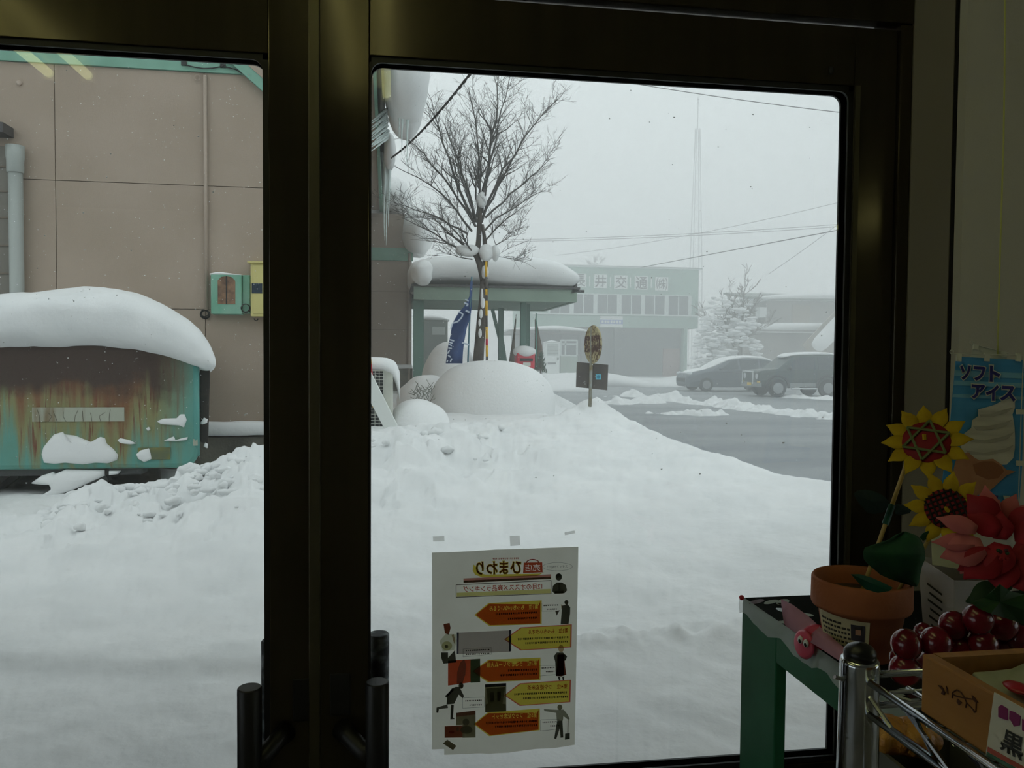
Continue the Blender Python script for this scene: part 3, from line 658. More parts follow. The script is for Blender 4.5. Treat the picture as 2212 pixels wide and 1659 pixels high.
# snow thrown against the side
g = 'snow clumps stuck on the van side'
for px, lab in (([(330, 375), (345, 320), (400, 250), (430, 215), (500, 195), (515, 215), (600, 225), (720, 275), (760, 270), (800, 235), (835, 245), (850, 290), (900, 330), (940, 380), (930, 420), (860, 445), (760, 440), (660, 455), (520, 440), (430, 450), (350, 440)], 'large flat snow clump above the bottom edge of the van'),
                ([(1085, 375), (1120, 340), (1190, 322), (1205, 370), (1212, 410), (1150, 437), (1100, 410)], 'snow clump covering the left end of the number plate'),
                ([(1250, 110), (1300, 90), (1420, 85), (1440, 55), (1470, 55), (1487, 100), (1465, 160), (1430, 145), (1280, 135)], 'upper oblong snow clump near the van corner'),
                ([(1305, 265), (1350, 245), (1385, 230), (1395, 265), (1440, 255), (1495, 235), (1490, 260), (1400, 270)], 'thin winged snow clump near the van corner'),
                ([(935, 260), (960, 245), (1030, 260), (1085, 288), (1040, 295), (960, 285)], 'narrow slanting snow clump above the number plate'),
                ([(1165, 165), (1185, 155), (1198, 175), (1180, 188)], 'tiny round snow dab on the van side'),
                ([(1595, 125), (1625, 80), (1655, 95), (1650, 125), (1610, 138)], 'upper snow dab on the black van seal'),
                ([(1622, 310), (1635, 280), (1655, 290), (1650, 325)], 'lower snow dab on the black van seal')):
    slab('snow_clump', zoom3(px), YV-.005 if px[0][0] < 1500 else YV+.10, .09 if len(px) > 10 else .05, lab, g)
# the deep cap of snow on its roof
xx = lambda p: WY(p, 760, YV).x
zz = lambda y: WY(200, y, YV).z
st = [(xx(-420), YV+.2, YV+1.3, zz(735), zz(690)), (xx(-380), YV-.05, YV+1.5, zz(775), zz(660)), (xx(-250), YV-.16, YV+1.55, zz(775), zz(646)), (xx(-100), YV-.18, YV+1.58, zz(774), zz(638)), (xx(0), YV-.18, YV+1.6, zz(770), zz(629)), (xx(110), YV-.2, YV+1.6, zz(766), zz(618)),
      (xx(220), YV-.2, YV+1.6, zz(770), zz(611)), (xx(300), YV-.2, YV+1.6, zz(772), zz(626)), (xx(350), YV-.2, YV+1.55, zz(782), zz(646)), (xx(400), YV-.18, YV+1.5, zz(800), zz(676)), (xx(435), YV-.16, YV+1.4, zz(812), zz(706)),
      (xx(457), YV-.10, YV+1.2, zz(808), zz(740)), (xx(466), YV-.02, YV+1.0, zz(798), zz(765)), (xx(469), YV+.2, YV+.7, zz(790), zz(778))]
k = MB().loft(st, 48, 2.5, .05, 1.6, 2, 6)
for q in k.v: q.x -= .27*max(0.0, q.y-YV)
o = k.build('snow_pillow', 'snow', smooth=True); tag(o, 'deep rounded snow cap on the rusty turquoise van', 'snow')

# ================================================================ between building and canopy
mat('ac_white', S(206, 208, 198), .5, col2=S(180, 182, 172), nscale=6); mat('ac_grille', S(150, 154, 150), .5); mat('ac_dark', S(52, 56, 58), .7)
D = 9.3; a = W(800, 800, D); b = W(838, 932, D); YU = a.y
x1 = W(849, 860, D).x; x0 = x1-.86; z1 = a.z+.02; z0 = W(820, 934, D).z-.02
t = thing('air_conditioner', 'snowy white outdoor air conditioner with wire grille by the wall', 'air conditioner', ((x0+x1)/2, YU+.15, z0))
MB().box((x0, YU, z0), (x1, YU+.34, z1)).build('casing', 'ac_white', t, bevel=.015)
MB().box((x0+.06, YU-.012, z0+.06), (x1-.11, YU+.002, z1-.03)).build('fan_recess', 'ac_dark', t)
k = MB()
for i in range(15): x = x0+.06+(x1-.11-x0-.06)*i/14; k.tube([(x, YU-.03, z0+.05), (x, YU-.03, z1-.02)], .0035, 5)
for i in range(20): z = z0+.05+(z1-z0-.07)*i/19; k.tube([(x0+.05, YU-.033, z), (x1-.10, YU-.033, z)], .003, 5)
k.build('wire_grille', 'ac_white', t)
for xx_ in (x0+.08, x1-.08): MB().box((xx_-.03, YU+.03, .2), (xx_+.03, YU+.3, z0)).build('foot', 'concrete', t)
o = MB().loft([(x0-.03, YU+.02, YU+.3, z1-.02, z1+.03), (x0+.1, YU-.05, YU+.38, z1-.03, z1+.1), (x1-.1, YU-.05, YU+.38, z1-.03, z1+.14), (x1+.03, YU-.03, YU+.36, z1-.14, z1+.08), (x1+.08, YU+.04, YU+.3, z1-.4, z1-.04)], 18, 2.3, .015, 5).build('snow_pillow', 'snow_fine', smooth=True)
tag(o, 'snow draped over the outdoor air conditioner', 'snow')
mat('board_white', S(232, 235, 232), .6)
o = MB().bar(W(770, 775, 8.6), W(846, 925, 9.0), .05, .15, (1, 0, .3)).build('plank', 'board_white', bevel=.005); tag(o, 'white plank leaning across the air conditioner grille', 'plank')
mat('red_paint', S(200, 48, 60), .5); mat('yellow_paint', S(226, 178, 40), .5); mat('black_paint', S(48, 50, 52), .6)
t = thing('marker_pole', 'thin red and yellow marker pole by the air conditioner', 'pole', W(806, 870, 9.2))
A, B = W(797, 755, 9.2), W(808, 880, 9.2)
for i, m in enumerate(('yellow_paint', 'red_paint', 'black_paint', 'yellow_paint')):
    MB().tube([A.lerp(B, i/4), A.lerp(B, (i+1)/4)], .018, 8).build('painted_band', m, t, smooth=True)
# mounds: snow over parked cars and shrubs
c = W(1068, 862, 12.6); 
o = MB().blob((c.x, c.y+.3, c.z-.17), (1.01, 1.05, .77), 64, 44, .03, 1.1, 2.35, 4).build('snow_mound', 'snow_fine', smooth=True); tag(o, 'big smooth egg shaped snow mound below the bare tree', 'snow mound', 'rounded snow mounds')
c = W(978, 830, 14.4); o = MB().blob((c.x, c.y+.2, c.z-.1), (.56, .75, .86), 48, 34, .05, 1.1, 2.1, 9).build('snow_mound', 'snow_fine', smooth=True); tag(o, 'smaller snow mound behind the blue flag', 'snow mound', 'rounded snow mounds')
c = W(905, 915, 9.6); o = MB().blob((c.x, c.y+.2, c.z-.1), (.38, .55, .38), 40, 26, .05, 1.5, 2.2, 12).build('snow_mound', 'snow_fine', smooth=True); tag(o, 'low snow heap beside the white plank', 'snow mound', 'rounded snow mounds')
c = W(958, 905, 9.0); 
mat('leaf_dead', S(120, 124, 116), .8); k = MB()
for i in range(60):
    q = W(random.uniform(893, 935), random.uniform(835, 868), 12.2+random.uniform(-.3, .3)); d = Vector((random.uniform(-.1, .1), random.uniform(-.05, .05), random.uniform(.02, .12))); k.tube([q, q+d*.6, q+d+Vector((random.uniform(-.03, .03), 0, 0))], .005, 4)
o = k.build('shrub', 'leaf_dead'); tag(o, 'buried dry shrub left of the big snow mound', 'shrub')
c = W(925, 850, 12.8); o = MB().blob((c.x, c.y+.5, c.z-.12), (.5, .6, .42), 30, 20, .06, 2, 2, 17).build('snow_mound', 'snow_fine', smooth=True); tag(o, 'snow slope with dry twigs left of the big mound', 'snow mound', 'rounded snow mounds')

# ================================================================ bus stop sign
def blotch(name, c1, c2, sc, lo, hi, c3=None): mat(name, c1, .7, col2=c2, nscale=sc, lo=lo, hi=hi, ndetail=6)
blotch('sign_cream', S(182, 172, 136), S(104, 86, 68), 22, .46, .60); mat('sign_rust', S(88, 66, 62), .8, col2=S(190, 178, 138), nscale=26, lo=.56, hi=.66)
mat('sign_pole', S(150, 154, 152), .5, col2=S(128, 118, 90), nscale=9); mat('sign_board', S(90, 86, 84), .7, col2=S(102, 97, 92), nscale=5); mat('sticker_blue', S(110, 186, 206), .5); mat('sticker_dark', S(64, 132, 160), .5)
D = 10.4; base = W(1273, 893, D)
t = thing('bus_stop_sign', 'old bus stop sign with rusted round disc in the snow', 'sign', base-Vector((0, 0, .35)))
MB().tube([base-Vector((0, 0, .35)), W(1279, 706, D)], .022, 12).build('pole', 'sign_pole', t, smooth=True)
c = W(1281, 744, D-.03); ang = math.radians(-79); nrm = Vector((math.sin(ang), -math.cos(ang), 0)); r = .245
u = nrm.cross(Vector((0, 0, 1))).normalized(); v = Vector((0, 0, 1))
ds = MB().lathe([(0, -.012), (r, -.012), (r+.006, 0), (r, .012), (0, .012)], c, 40, nrm).build('disc', 'sign_cream', t)
bw = [c+nrm*.0135+u*x+v*z for x, z in ((-.225, -.10), (.225, -.10), (.242, 0), (.215, .115), (-.215, .115), (-.242, 0))]
MB().prism(bw, nrm*.002).build('rusted_band', 'sign_rust', ds)
def onsign(x0, x1, z0, z1): return lambda a, b: c+nrm*.017+u*(x0+(x1-x0)*a)+v*(z0+(z1-z0)*b)
k = MB()
for i in range(9):                                    # weathered remains of painted strokes
    x = -.19+.045*i; z = random.uniform(-.07, 0)
    k.quad(*[c+nrm*.0165+u*(x+dx_)+v*(z+dz) for dx_, dz in ((0, 0), (.012, .01), (.01, .10), (-.004, .09))])
    k.quad(*[c+nrm*.0165+u*(x-.012+dx_)+v*(z+.05+dz) for dx_, dz in ((0, 0), (.04, .0), (.04, .012), (0, .012))])
k.build('worn_strokes', 'sign_cream', ds)
p0, p1, p2, p3 = [W(x, y, D+.03) for x, y in ((1246, 782), (1314, 788), (1312, 843), (1244, 836))]
MB().prism([p0, p1, p2, p3], (.004, .02, 0)).build('timetable_board', 'sign_board', t)
q = [W(x, y, D+.02) for x, y in ((1287, 808), (1298, 808), (1298, 820), (1287, 820))]; st_ = MB().prism(q, (0, .005, 0)).build('sticker', 'sticker_blue', t)
cc = sum(q, Vector())/4; MB().lathe([(0, 0), (.022, 0), (.022, .003), (0, .003)], cc-Vector((0, .004, 0)), 16, (0, 1, 0)).build('sticker_dot', 'sticker_dark', st_)

# ================================================================ canopy over the forecourt
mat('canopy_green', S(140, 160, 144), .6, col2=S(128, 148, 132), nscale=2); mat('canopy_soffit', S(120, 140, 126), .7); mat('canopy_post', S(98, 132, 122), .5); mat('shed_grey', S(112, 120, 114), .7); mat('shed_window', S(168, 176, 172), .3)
DN = 17.0; yN = W(1060, 640, DN).y; yF = yN+3.6
xl_ = W(893, 640, DN).x; xr_ = WY(1246, 640, yN).x; zf1 = WY(1060, 622, yN).z; zf0 = WY(1200, 652, yN).z
t = thing('canopy', 'green canopy on posts carrying a thick snow roof', 'canopy', ((xl_+xr_)/2, (yN+yF)/2, 0))
MB().box((xl_, yN, zf0), (xr_, yN+.08, zf1)).build('fascia', 'canopy_green', t)
MB().box((xr_-.08, yN+.08, zf0), (xr_, yF, zf1)).build('fascia', 'canopy_green', t); MB().box((xl_, yF-.08, zf0), (xr_-.08, yF, zf1)).build('fascia', 'canopy_green', t)
for i in range(8):
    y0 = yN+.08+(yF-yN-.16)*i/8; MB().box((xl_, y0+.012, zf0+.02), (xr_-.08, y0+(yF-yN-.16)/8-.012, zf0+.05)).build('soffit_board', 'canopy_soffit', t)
MB().box((xl_-.05, yN-.06, zf1), (xr_+.06, yF+.05, zf1+.05)).build('roof_sheet', 'dark_gutter', t)
for px, py, Y in ((1082, 700, yF-.6), (1130, 700, yN+.7), (1138, 700, yN+1.2)):
    x = WY(px, py, Y).x; MB().box((x-.065, Y-.065, 0), (x+.065, Y+.065, zf0+.02)).build('post', 'canopy_post', t, bevel=.01)
x = WY(1082, 700, yF-.6).x
MB().bar((x-.22, yF-.6, zf0), (x-.03, yF-.6, zf0-.75), .08, .08, (0, 1, 0)).build('brace', 'canopy_post', t)
MB().bar((x+.03, yF-.6, 1.9), (x+.28, yF-.6, .3), .09, .09, (0, 1, 0)).build('brace', 'canopy_post', t)
x = WY(903, 700, yN+.5).x; MB().box((x-.1, yN+.4, 0), (x+.12, yN+.6, zf0)).build('post', 'canopy_post', t)
MB().tube([WY(1262, 629, yN+.1), WY(1235, 629, yN+.1)], .03, 8).build('gutter_spout', 'dark_gutter', t); MB().prism([WY(1232, 634, yN), WY(1247, 612, yN), WY(1247, 631, yN)], (0, .3, 0)).build('gutter_end', 'dark_gutter', t)
zz2 = lambda y: WY(1080, y, yN).z
xx2 = lambda p: WY(p, 600, yN).x
st = [(xx2(884), yN+.5, yF-.5, zz2(600), zz2(575)), (xx2(892), yN-.1, yF, zz2(622), zz2(560)), (xx2(920), yN-.2, yF+.1, zz2(619), zz2(552)), (xx2(980), yN-.2, yF+.1, zz2(616), zz2(545)), (xx2(1040), yN-.2, yF+.1, zz2(618), zz2(541)), (xx2(1100), yN-.22, yF+.1, zz2(624), zz2(538)), (xx2(1160), yN-.25, yF+.1, zz2(626), zz2(541)),
      (xx2(1210), yN-.25, yF+.1, zz2(627), zz2(552)), (xx2(1238), yN-.2, yF+.05, zz2(625), zz2(570)), (xx2(1253), yN, yF-.2, zz2(612), zz2(584)), (xx2(1257), yN+.6, yF-.8, zz2(604), zz2(594))]
o = MB().loft(st, 40, 2.7, .07, .9, 6, 5).build('snow_pillow', 'snow_fine', smooth=True); tag(o, 'thick pillow of snow on the green canopy', 'snow')
c = W(912, 588, 16.6); o = MB().blob(c, (.24, .3, .26), 24, 18, .06, 2.4, 2.2, 2).build('snow_lump', 'snow_fine', smooth=True); tag(o, 'snow lump at the left end of the canopy roof', 'snow')
# shed / kiosk seen below the canopy
D = 25; a = W(912, 690, D); b = W(968, 690, D)
t = thing('kiosk', 'dark grey kiosk with pale window below the canopy', 'kiosk', ((a.x+b.x)/2, a.y+.8, 0))
MB().box((a.x, a.y, 0), (b.x, a.y+1.6, a.z)).build('cabin', 'shed_grey', t, bevel=.04); q0 = W(934, 706, D); q1 = W(962, 723, D); MB().box((q0.x, a.y-.02, q1.z), (q1.x, a.y+.01, q0.z)).build('window', 'shed_window', t)
MB().box((a.x+.15, a.y-.015, .3), (a.x+.32, a.y+.01, 1.5)).build('door_panel', 'canopy_soffit', t)
o = MB().loft([(a.x-.08, a.y+.2, a.y+1.4, a.z-.05, a.z+.08), (a.x+.1, a.y-.12, a.y+1.7, a.z-.06, a.z+.2), (b.x-.2, a.y-.12, a.y+1.7, a.z-.06, a.z+.16), (b.x+.06, a.y+.2, a.y+1.4, a.z-.04, a.z+.06)], 18, 2.5, .03).build('snow_pillow', 'snow_fine', smooth=True); tag(o, 'snow on the kiosk roof below the canopy', 'snow')
# red post box
mat('post_red', S(214, 60, 78), .45); mat('paper_white', S(222, 222, 214), .7)
D = 17.2; c = W(1133, 792, D); w = .195
t = thing('post_box', 'red post box with a round snow hat behind the big mound', 'post box', (c.x, c.y, .3))
MB().box((c.x-w, c.y-.18, c.z-.05), (c.x+w, c.y+.18, W(1133, 762, D).z)).build('box', 'post_red', t, bevel=.03)
MB().box((c.x-.06, c.y-.12, .3), (c.x+.06, c.y+.12, c.z-.04)).build('pedestal', 'post_red', t)
MB().box((c.x-w+.06, c.y-.21, W(1133, 780, D).z), (c.x+w-.05, c.y-.17, W(1133, 774, D).z)).build('slot_hood', 'black_paint', t); MB().box((c.x-.06, c.y-.19, c.z+.01), (c.x+.1, c.y-.18, c.z+.09)).build('notice', 'paper_white', t)
zt2 = W(1133, 763, D).z; o = MB().blob((c.x, c.y, zt2+.03), (.245, .25, .13), 24, 16, .015, 4, 2.2, 3).build('snow_pillow', 'snow_fine', smooth=True); tag(o, 'round snow hat on the red post box', 'snow')
# straw-wrapped saplings and stakes round the post box
mat('straw', S(140, 126, 116), .9, col2=S(112, 104, 96), nscale=14); mat('net_green', S(104, 160, 146), .7); mat('conifer', S(104, 122, 112), .9); mat('bark_far', S(112, 106, 100), .9)
def wrapped(pts, rr, m, label, D):
    t = thing('wrapped_sapling', label, 'sapling', W(pts[-1][0], pts[-1][1], D)); P = [W(x, y, D) for x, y in pts]
    MB().tube(P, rr, 9).build('straw_wrap', m, t, smooth=True)
    for q in (.35, .7): 
        i = q*(len(P)-1); p = P[int(i)].lerp(P[int(i)+1], i-int(i)); r_ = np.interp(i, range(len(P)), rr)+.008; MB().tube([p+Vector((r_*math.cos(a), r_*math.sin(a), 0)) for a in [2*PI*j/10 for j in range(10)]], .006, 4, closed=True).build('binding_rope', 'bark_far', t)
    MB().tube([P[0], P[0]+Vector((.01, 0, .12))], .008, 5).build('stem', 'bark_far', t); return t
wrapped([(1157, 690), (1160, 720), (1163, 750), (1162, 800)], [.02, .05, .09, .12], 'straw', 'tall straw wrapped sapling right of the post box', 18.4)
wrapped([(1114, 690), (1110, 730), (1107, 760), (1105, 790)], [.015, .03, .05, .08], 'straw', 'thin wrapped sapling left of the post box', 18.9)
o = MB().tube([W(1158, 676, 18), W(1159, 806, 18)], .012, 6).build('stake', 'net_green'); tag(o, 'thin green stake beside the straw wrapped sapling', 'stake')
k = MB()
for i in range(170):
    f = random.random(); q = W(1168+random.uniform(-13, 13)*(.15+f), 765+40*f, 17.6+random.uniform(-.1, .1)); d = Vector((random.uniform(-.05, .05), random.uniform(-.05, .05), .07)); k.tube([q, q+d], [.012, .002], 4)
t = thing('small_conifer', 'small dark conifer tip right of the post box', 'conifer', W(1168, 808, 17.6)); k.build('needles', 'conifer', t); MB().tube([W(1168, 812, 17.6), W(1167, 762, 17.6)], .012, 6).build('stem', 'bark_far', t)
# yellow and black striped pole
D = 13.4; t = thing('striped_pole', 'yellow and black striped pole beside the tree trunk', 'pole', W(1052, 792, D))
ys = [565, 598, 625, 638, 650, 682, 706, 732, 746, 770, 796]
for i in range(len(ys)-1): MB().tube([W(1050+i*.2, ys[i], D), W(1050+(i+1)*.2, ys[i+1], D)], .021, 10).build('painted_band', 'yellow_paint' if i % 2 == 0 else ('red_paint' if i == 7 else 'sign_board'), t, smooth=True)
# blue banner flag
mat('flag_blue', S(84, 108, 158), .7, trans=.35); mat('flag_white', S(196, 208, 224), .8); mat('flag_pole', S(88, 128, 142), .5)
D = 12.9; t = thing('banner_flag', 'blue banner flag with white lettering twisted round its pole', 'flag', W(1011, 800, D))
MB().tube([W(1019, 598, D), W(1014, 700, D), W(1010, 800, D)], .014, 8).build('pole', 'flag_pole', t, smooth=True)
L_ = [(1016, 608), (1014, 640), (1003, 662), (991, 675), (981, 692), (976, 705), (973, 725), (969, 742), (966, 762), (963, 785)]
R_ = [(1021, 608), (1020, 640), (1019, 662), (1017, 675), (1014, 692), (1009, 705), (1005, 725), (1002, 742), (1000, 762), (999, 785)]
k = MB(); n = 6
for i in range(len(L_)):
    for j in range(n+1):
        f = j/n; p = W(L_[i][0]+(R_[i][0]-L_[i][0])*f, L_[i][1]+(R_[i][1]-L_[i][1])*f, D-.02-.05*math.sin(f*5+i*.7)*min(1, i/3)); k.v.append(p)
for i in range(len(L_)-1):
    for j in range(n): a = i*(n+1)+j; k.f.append((a, a+1, a+n+2, a+n+1))
fl = k.build('cloth', 'flag_blue', t, smooth=True, solid=.004)
k = MB()
def stroke(mb, pts, w, D): 
    P = [W(x, y, D) for x, y in pts]
    for a, b in zip(P, P[1:]): mb.bar(a, b, w, .004, (0, 1, 0))
z8 = lambda L: [(940+x/8.29, 590+y/8.29) for x, y in L]
for L in ([(520, 530), (590, 560), (560, 590)], [(540, 470), (600, 500)], [(420, 690), (500, 735), (470, 800), (400, 870), (310, 895)], [(310, 900), (280, 1000)], [(260, 1190), (340, 1215)], [(250, 1235), (310, 1255)], [(240, 1270), (300, 1300)], [(235, 1340), (300, 1350)], [(260, 1380), (220, 1440)], [(230, 1470), (280, 1505)], [(300, 1530), (270, 1590)], [(225, 1560), (210, 1600)]): stroke(k, z8(L), .022, D-.10)
k.build('white_lettering', 'flag_white', fl)
for y_, xa_, xb_ in ((674, 1006, 1018), (743, 998, 1013)): MB().bar(W(xa_, y_-3, D-.03), W(xb_, y_+2, D-.03), .03, .006, (0, 1, 0)).build('loop_tab', 'flag_white', fl)

# ================================================================ bare tree
mat('bark', S(92, 86, 80), .9, col2=S(70, 64, 60), nscale=12, stretch=(1, 1, .3), bump=.4, bscale=30); mat('twig', S(86, 84, 82), .9)
TD = 14.2
tr = thing('bare_tree', 'bare leafless street tree dusted with snow before the canopy', 'tree', W(1033, 800, TD))
P = lambda L, D=TD: [W(x, y, D) for x, y in L]
MB().tube(P([(1030, 815), (1033, 780), (1036, 740), (1040, 690), (1045, 640), (1046, 600)]), [.105, .098, .09, .085, .08, .07], 12).build('trunk', 'bark', tr, smooth=True)
MB().tube(P([(1046, 610), (1038, 575), (1030, 553), (1034, 520), (1036, 480), (1037, 445)]), [.07, .062, .052, .048, .045, .04], 10).build('trunk_fork', 'bark', tr, smooth=True)
MB().tube(P([(1046, 605), (1048, 570), (1049, 545), (1046, 510), (1042, 485)]), [.06, .055, .05, .035, .028], 10).build('trunk_fork', 'bark', tr, smooth=True)
tw = MB(); rng = random.Random(5)
def grow(p0, p1, r0, lev, bend=.08):
    d = p1-p0; Ln = d.length
    if Ln < .03: return
    n = max(3, min(8, int(Ln/.12)+2)); per = d.orthogonal().normalized()
    o1 = Vector((rng.uniform(-1, 1), rng.uniform(-1, 1), rng.uniform(-.3, 1)))*Ln*bend
    pts = [p0.lerp(p1, i/n)+o1*math.sin(PI*i/n)+Vector((rng.uniform(-1, 1), rng.uniform(-1, 1), rng.uniform(-1, 1)))*Ln*.012*(0 < i < n) for i in range(n+1)]
    rr = [max(.0022, r0*(1-.8*i/n)) for i in range(n+1)]
    tw.tube(pts, rr, 5 if lev < 2 else 3, cap=False)
    if lev >= 3: return
    cnt = {0: int(6+Ln*5), 1: int(2+Ln*6), 2: int(1+Ln*6)}[lev]
    for c in range(cnt):
        f = rng.uniform(.22, 1.0) if lev == 0 else rng.uniform(.12, 1.0)
        i = min(n-1, int(f*n)); q = pts[i].lerp(pts[i+1], f*n-i)
        dd = d.normalized()*rng.uniform(.3, 1.0)+Vector((rng.uniform(-1, 1), rng.uniform(-1, 1)*.8, rng.uniform(-.35, .9)))*.75
        ln = {0: rng.uniform(.3, .85), 1: rng.uniform(.14, .38), 2: rng.uniform(.06, .18)}[lev]*(1.15-.5*f)
        grow(q, q+dd.normalized()*ln, max(.0035, rr[i]*.55), lev+1, .1)
mains = [((1037, 450), (1078, 160), .034), ((1036, 452), (1045, 300), .026), ((1040, 430), (1103, 158), .022), ((1030, 470), (1012, 190), .026), ((1026, 480), (932, 215), .030), ((1024, 470), (960, 268), .026), ((1030, 480), (975, 300), .024),
         ((1028, 490), (868, 290), .024), ((1020, 500), (850, 358), .022), ((1010, 505), (852, 438), .02), ((1000, 545), (868, 470), .02), ((1040, 480), (1203, 215), .028), ((1048, 470), (1190, 342), .022), ((1050, 450), (1145, 268), .024), ((1045, 500), (1180, 410), .020),
         ((1048, 520), (1120, 455), .016), ((1030, 555), (935, 470), .03), ((1028, 558), (990, 480), .022), ((1050, 545), (1128, 505), .014), ((1050, 548), (1115, 560), .010), ((1020, 560), (960, 545), .012), ((1035, 460), (1000, 330), .022), ((1042, 460), (1085, 300), .02)]
for (a, b, r) in mains:
    dz = rng.uniform(-.9, .9); grow(W(a[0], a[1], TD), W(b[0], b[1], TD+dz), r, 0, .06)
tag(tw.build('branches', 'twig', tr), None, None, kind='stuff')
o = None
for cx_, cy_, rx, ry, lab in ((1040, 432, 10, 17, 'snow wad in the upper crotch of the bare tree'), (1008, 541, 26, 13, 'snow wad on the left fork of the bare tree'), (1051, 545, 17, 18, 'snow wad on the middle fork of the bare tree'), (1070, 548, 9, 17, 'snow wad right of the middle fork of the bare tree'), (1047, 588, 7, 13, 'snow patch in the low fork of the bare tree')):
    c = W(cx_, cy_, TD-.05); q = TD/FPX; o = MB().blob(c, (rx*q, .12, ry*q), 20, 14, .03, 7, 2.2, cx_).build('snow_wad', 'snow_fine', smooth=True); tag(o, lab, 'snow', 'snow wads in the bare tree')
for i, (x, y, rx, ry) in enumerate(((1041, 640, 3, 17), (1043, 655, 5, 12), (1039, 678, 4, 10), (1036, 697, 3, 8), (1037, 720, 4, 10))):
    c = W(x, y, TD-.085); q = TD/FPX; MB().blob(c, (rx*q, .02, ry*q), 12, 8, .004, 9, 2, i).build('bark_snow', 'snow_fine', tr, smooth=True)
# ================================================================ cars on the road
mat('car_grey', S(96, 104, 112), .35, .3); mat('car_dark', S(70, 82, 80), .35, .3); mat('car_glass', S(70, 78, 84), .08); mat('tyre', S(40, 42, 42), .85); mat('wheel_rim', S(150, 154, 156), .4, .6); mat('lamp_clear', S(200, 206, 208), .2)
mat('chrome_trim', S(200, 204, 206), .25, .9); mat('plate_yellow', S(226, 190, 50), .5); mat('car_silver', S(136, 142, 142), .4, .3)
def car(name, label, x0, y0, st, body, wins, wheels, wr, snow, extra):
    """st: stations from nose: (s, z_low, z_belt, z_roof, half belt, half roof); nose towards -x"""
    hw = max(s[4] for s in st); t = thing(name, label, 'car', (x0+st[-1][0]/2, y0+hw, 0)); k = MB(); yc = y0+hw
    for s, zl, zb, zr, hb, hr in st:
        k.v += [Vector((x0+s, yc+y, z)) for y, z in ((-hb*.93, zl), (-hb, zl+(zb-zl)*.45), (-hb, zb), (-hr, zr), (hr, zr), (hb, zb), (hb, zl+(zb-zl)*.45), (hb*.93, zl))]
    for i in range(len(st)-1):
        for j in range(8): k.f.append((i*8+j, i*8+(j+1) % 8, (i+1)*8+(j+1) % 8, (i+1)*8+j))
    k.f.append(tuple(range(8))); k.f.append(tuple((len(st)-1)*8+j for j in reversed(range(8))))
    bo = k.build('body', body, t, smooth=False, bevel=.03)
    A = np.array(st)
    def side(s, f, sg):                   # point on the side glass plane
        zb, zr, hb, hr = (np.interp(s, A[:, 0], A[:, i]) for i in (2, 3, 4, 5)); return Vector((x0+s, yc+sg*(hb+(hr-hb)*f+.012), zb+(zr-zb)*f))
    for w in wins:
        for sg in (-1, 1): MB().prism([side(s, f, sg) for s, f in w], (0, sg*.008, 0)).build('side_window', 'car_glass', t)
    for s in wheels:
        for sg in (-1, 1):
            wh = MB().lathe([(0, -.1), (wr*.85, -.1), (wr, -.07), (wr, .07), (wr*.85, .1), (0, .1)], (x0+s, yc+sg*(hw-.06), wr), 24, (0, 1, 0)).build('wheel', 'tyre', t, smooth=False)
            MB().lathe([(0, .0), (wr*.62, .0), (wr*.6, .02), (wr*.2, .035), (0, .035)], (x0+s, yc+sg*(hw+.03), wr), 16, (0, sg, 0)).build('wheel_rim', 'wheel_rim', wh)
    extra(t, bo, yc, hw, side)
    for nm, lab, ss in snow:
        o = MB().loft([(x0+s, yc-h, yc+h, zl, zh) for s, h, zl, zh in ss], 14, 2.6, .02, 1.5, 3, 4).build(nm, 'snow_fine', smooth=True); tag(o, lab, 'snow', 'snow lying on the passing cars')
D = 35.0; p = W(1486, 832, D); x0, y0 = p.x, p.y
def ex1(t, bo, yc, hw, side):
    for sg in (-1, 1): MB().blob((x0+.16, yc+sg*.62, .78), (.14, .14, .09), 12, 8).build('headlamp', 'lamp_clear', t, smooth=True); MB().blob((x0+1.45, yc+sg*(hw+.1), 1.02), (.06, .1, .07), 10, 8).build('mirror', 'car_grey', t, smooth=True)
    MB().box((x0-.02, yc-.5, .42), (x0+.05, yc+.5, .58)).build('grille', 'black_paint', t); MB().box((x0+1.6, yc-hw-.02, .86), (x0+3.3, yc-hw, .89)).build('door_handle_line', 'chrome_trim', t)
    MB().prism([side(1.12, .02, -1)+Vector((0, hw*.3, .02)), side(1.12, .02, 1)+Vector((0, -hw*.3, .02)), side(1.95, .9, 1)+Vector((0, -.15, .06)), side(1.95, .9, -1)+Vector((0, .15, .06))], (-.02, 0, .015)).build('windscreen', 'car_glass', t)
car('passenger_car', 'grey people carrier driving behind the off-road car', x0, y0,
    [(0, .32, .55, .62, .62, .58), (.12, .2, .66, .80, .78, .70), (.7, .2, .84, .95, .85, .74), (1.1, .2, .92, 1.02, .86, .72), (2.0, .2, .95, 1.42, .87, .64), (2.8, .2, .97, 1.50, .87, .66), (3.8, .2, .98, 1.44, .87, .64), (4.4, .22, .98, 1.25, .85, .62), (4.62, .3, .9, 1.0, .78, .6)],
    'car_grey', [[(1.5, .15), (2.1, .9), (2.35, .92), (2.35, .06)], [(2.45, .06), (2.45, .92), (3.3, .92), (3.3, .06)], [(3.4, .06), (3.4, .92), (3.85, .9), (4.25, .25)]], (.85, 3.65), .31,
    [('car_snow', 'snow on roof and windscreen of the grey people carrier', [(1.05, .4, .98, 1.05), (1.3, .62, 1.04, 1.2), (1.95, .66, 1.33, 1.52), (2.8, .68, 1.43, 1.64), (3.7, .66, 1.38, 1.58), (4.35, .5, 1.18, 1.36)]), ('car_snow', 'snow on the bonnet of the grey people carrier', [(.15, .4, .74, .84), (.4, .62, .84, .93), (.8, .65, .92, 1.01), (1.05, .5, .98, 1.06)])], ex1)
D = 30.5; p = W(1640, 855, D); x1_, y1_ = p.x, p.y
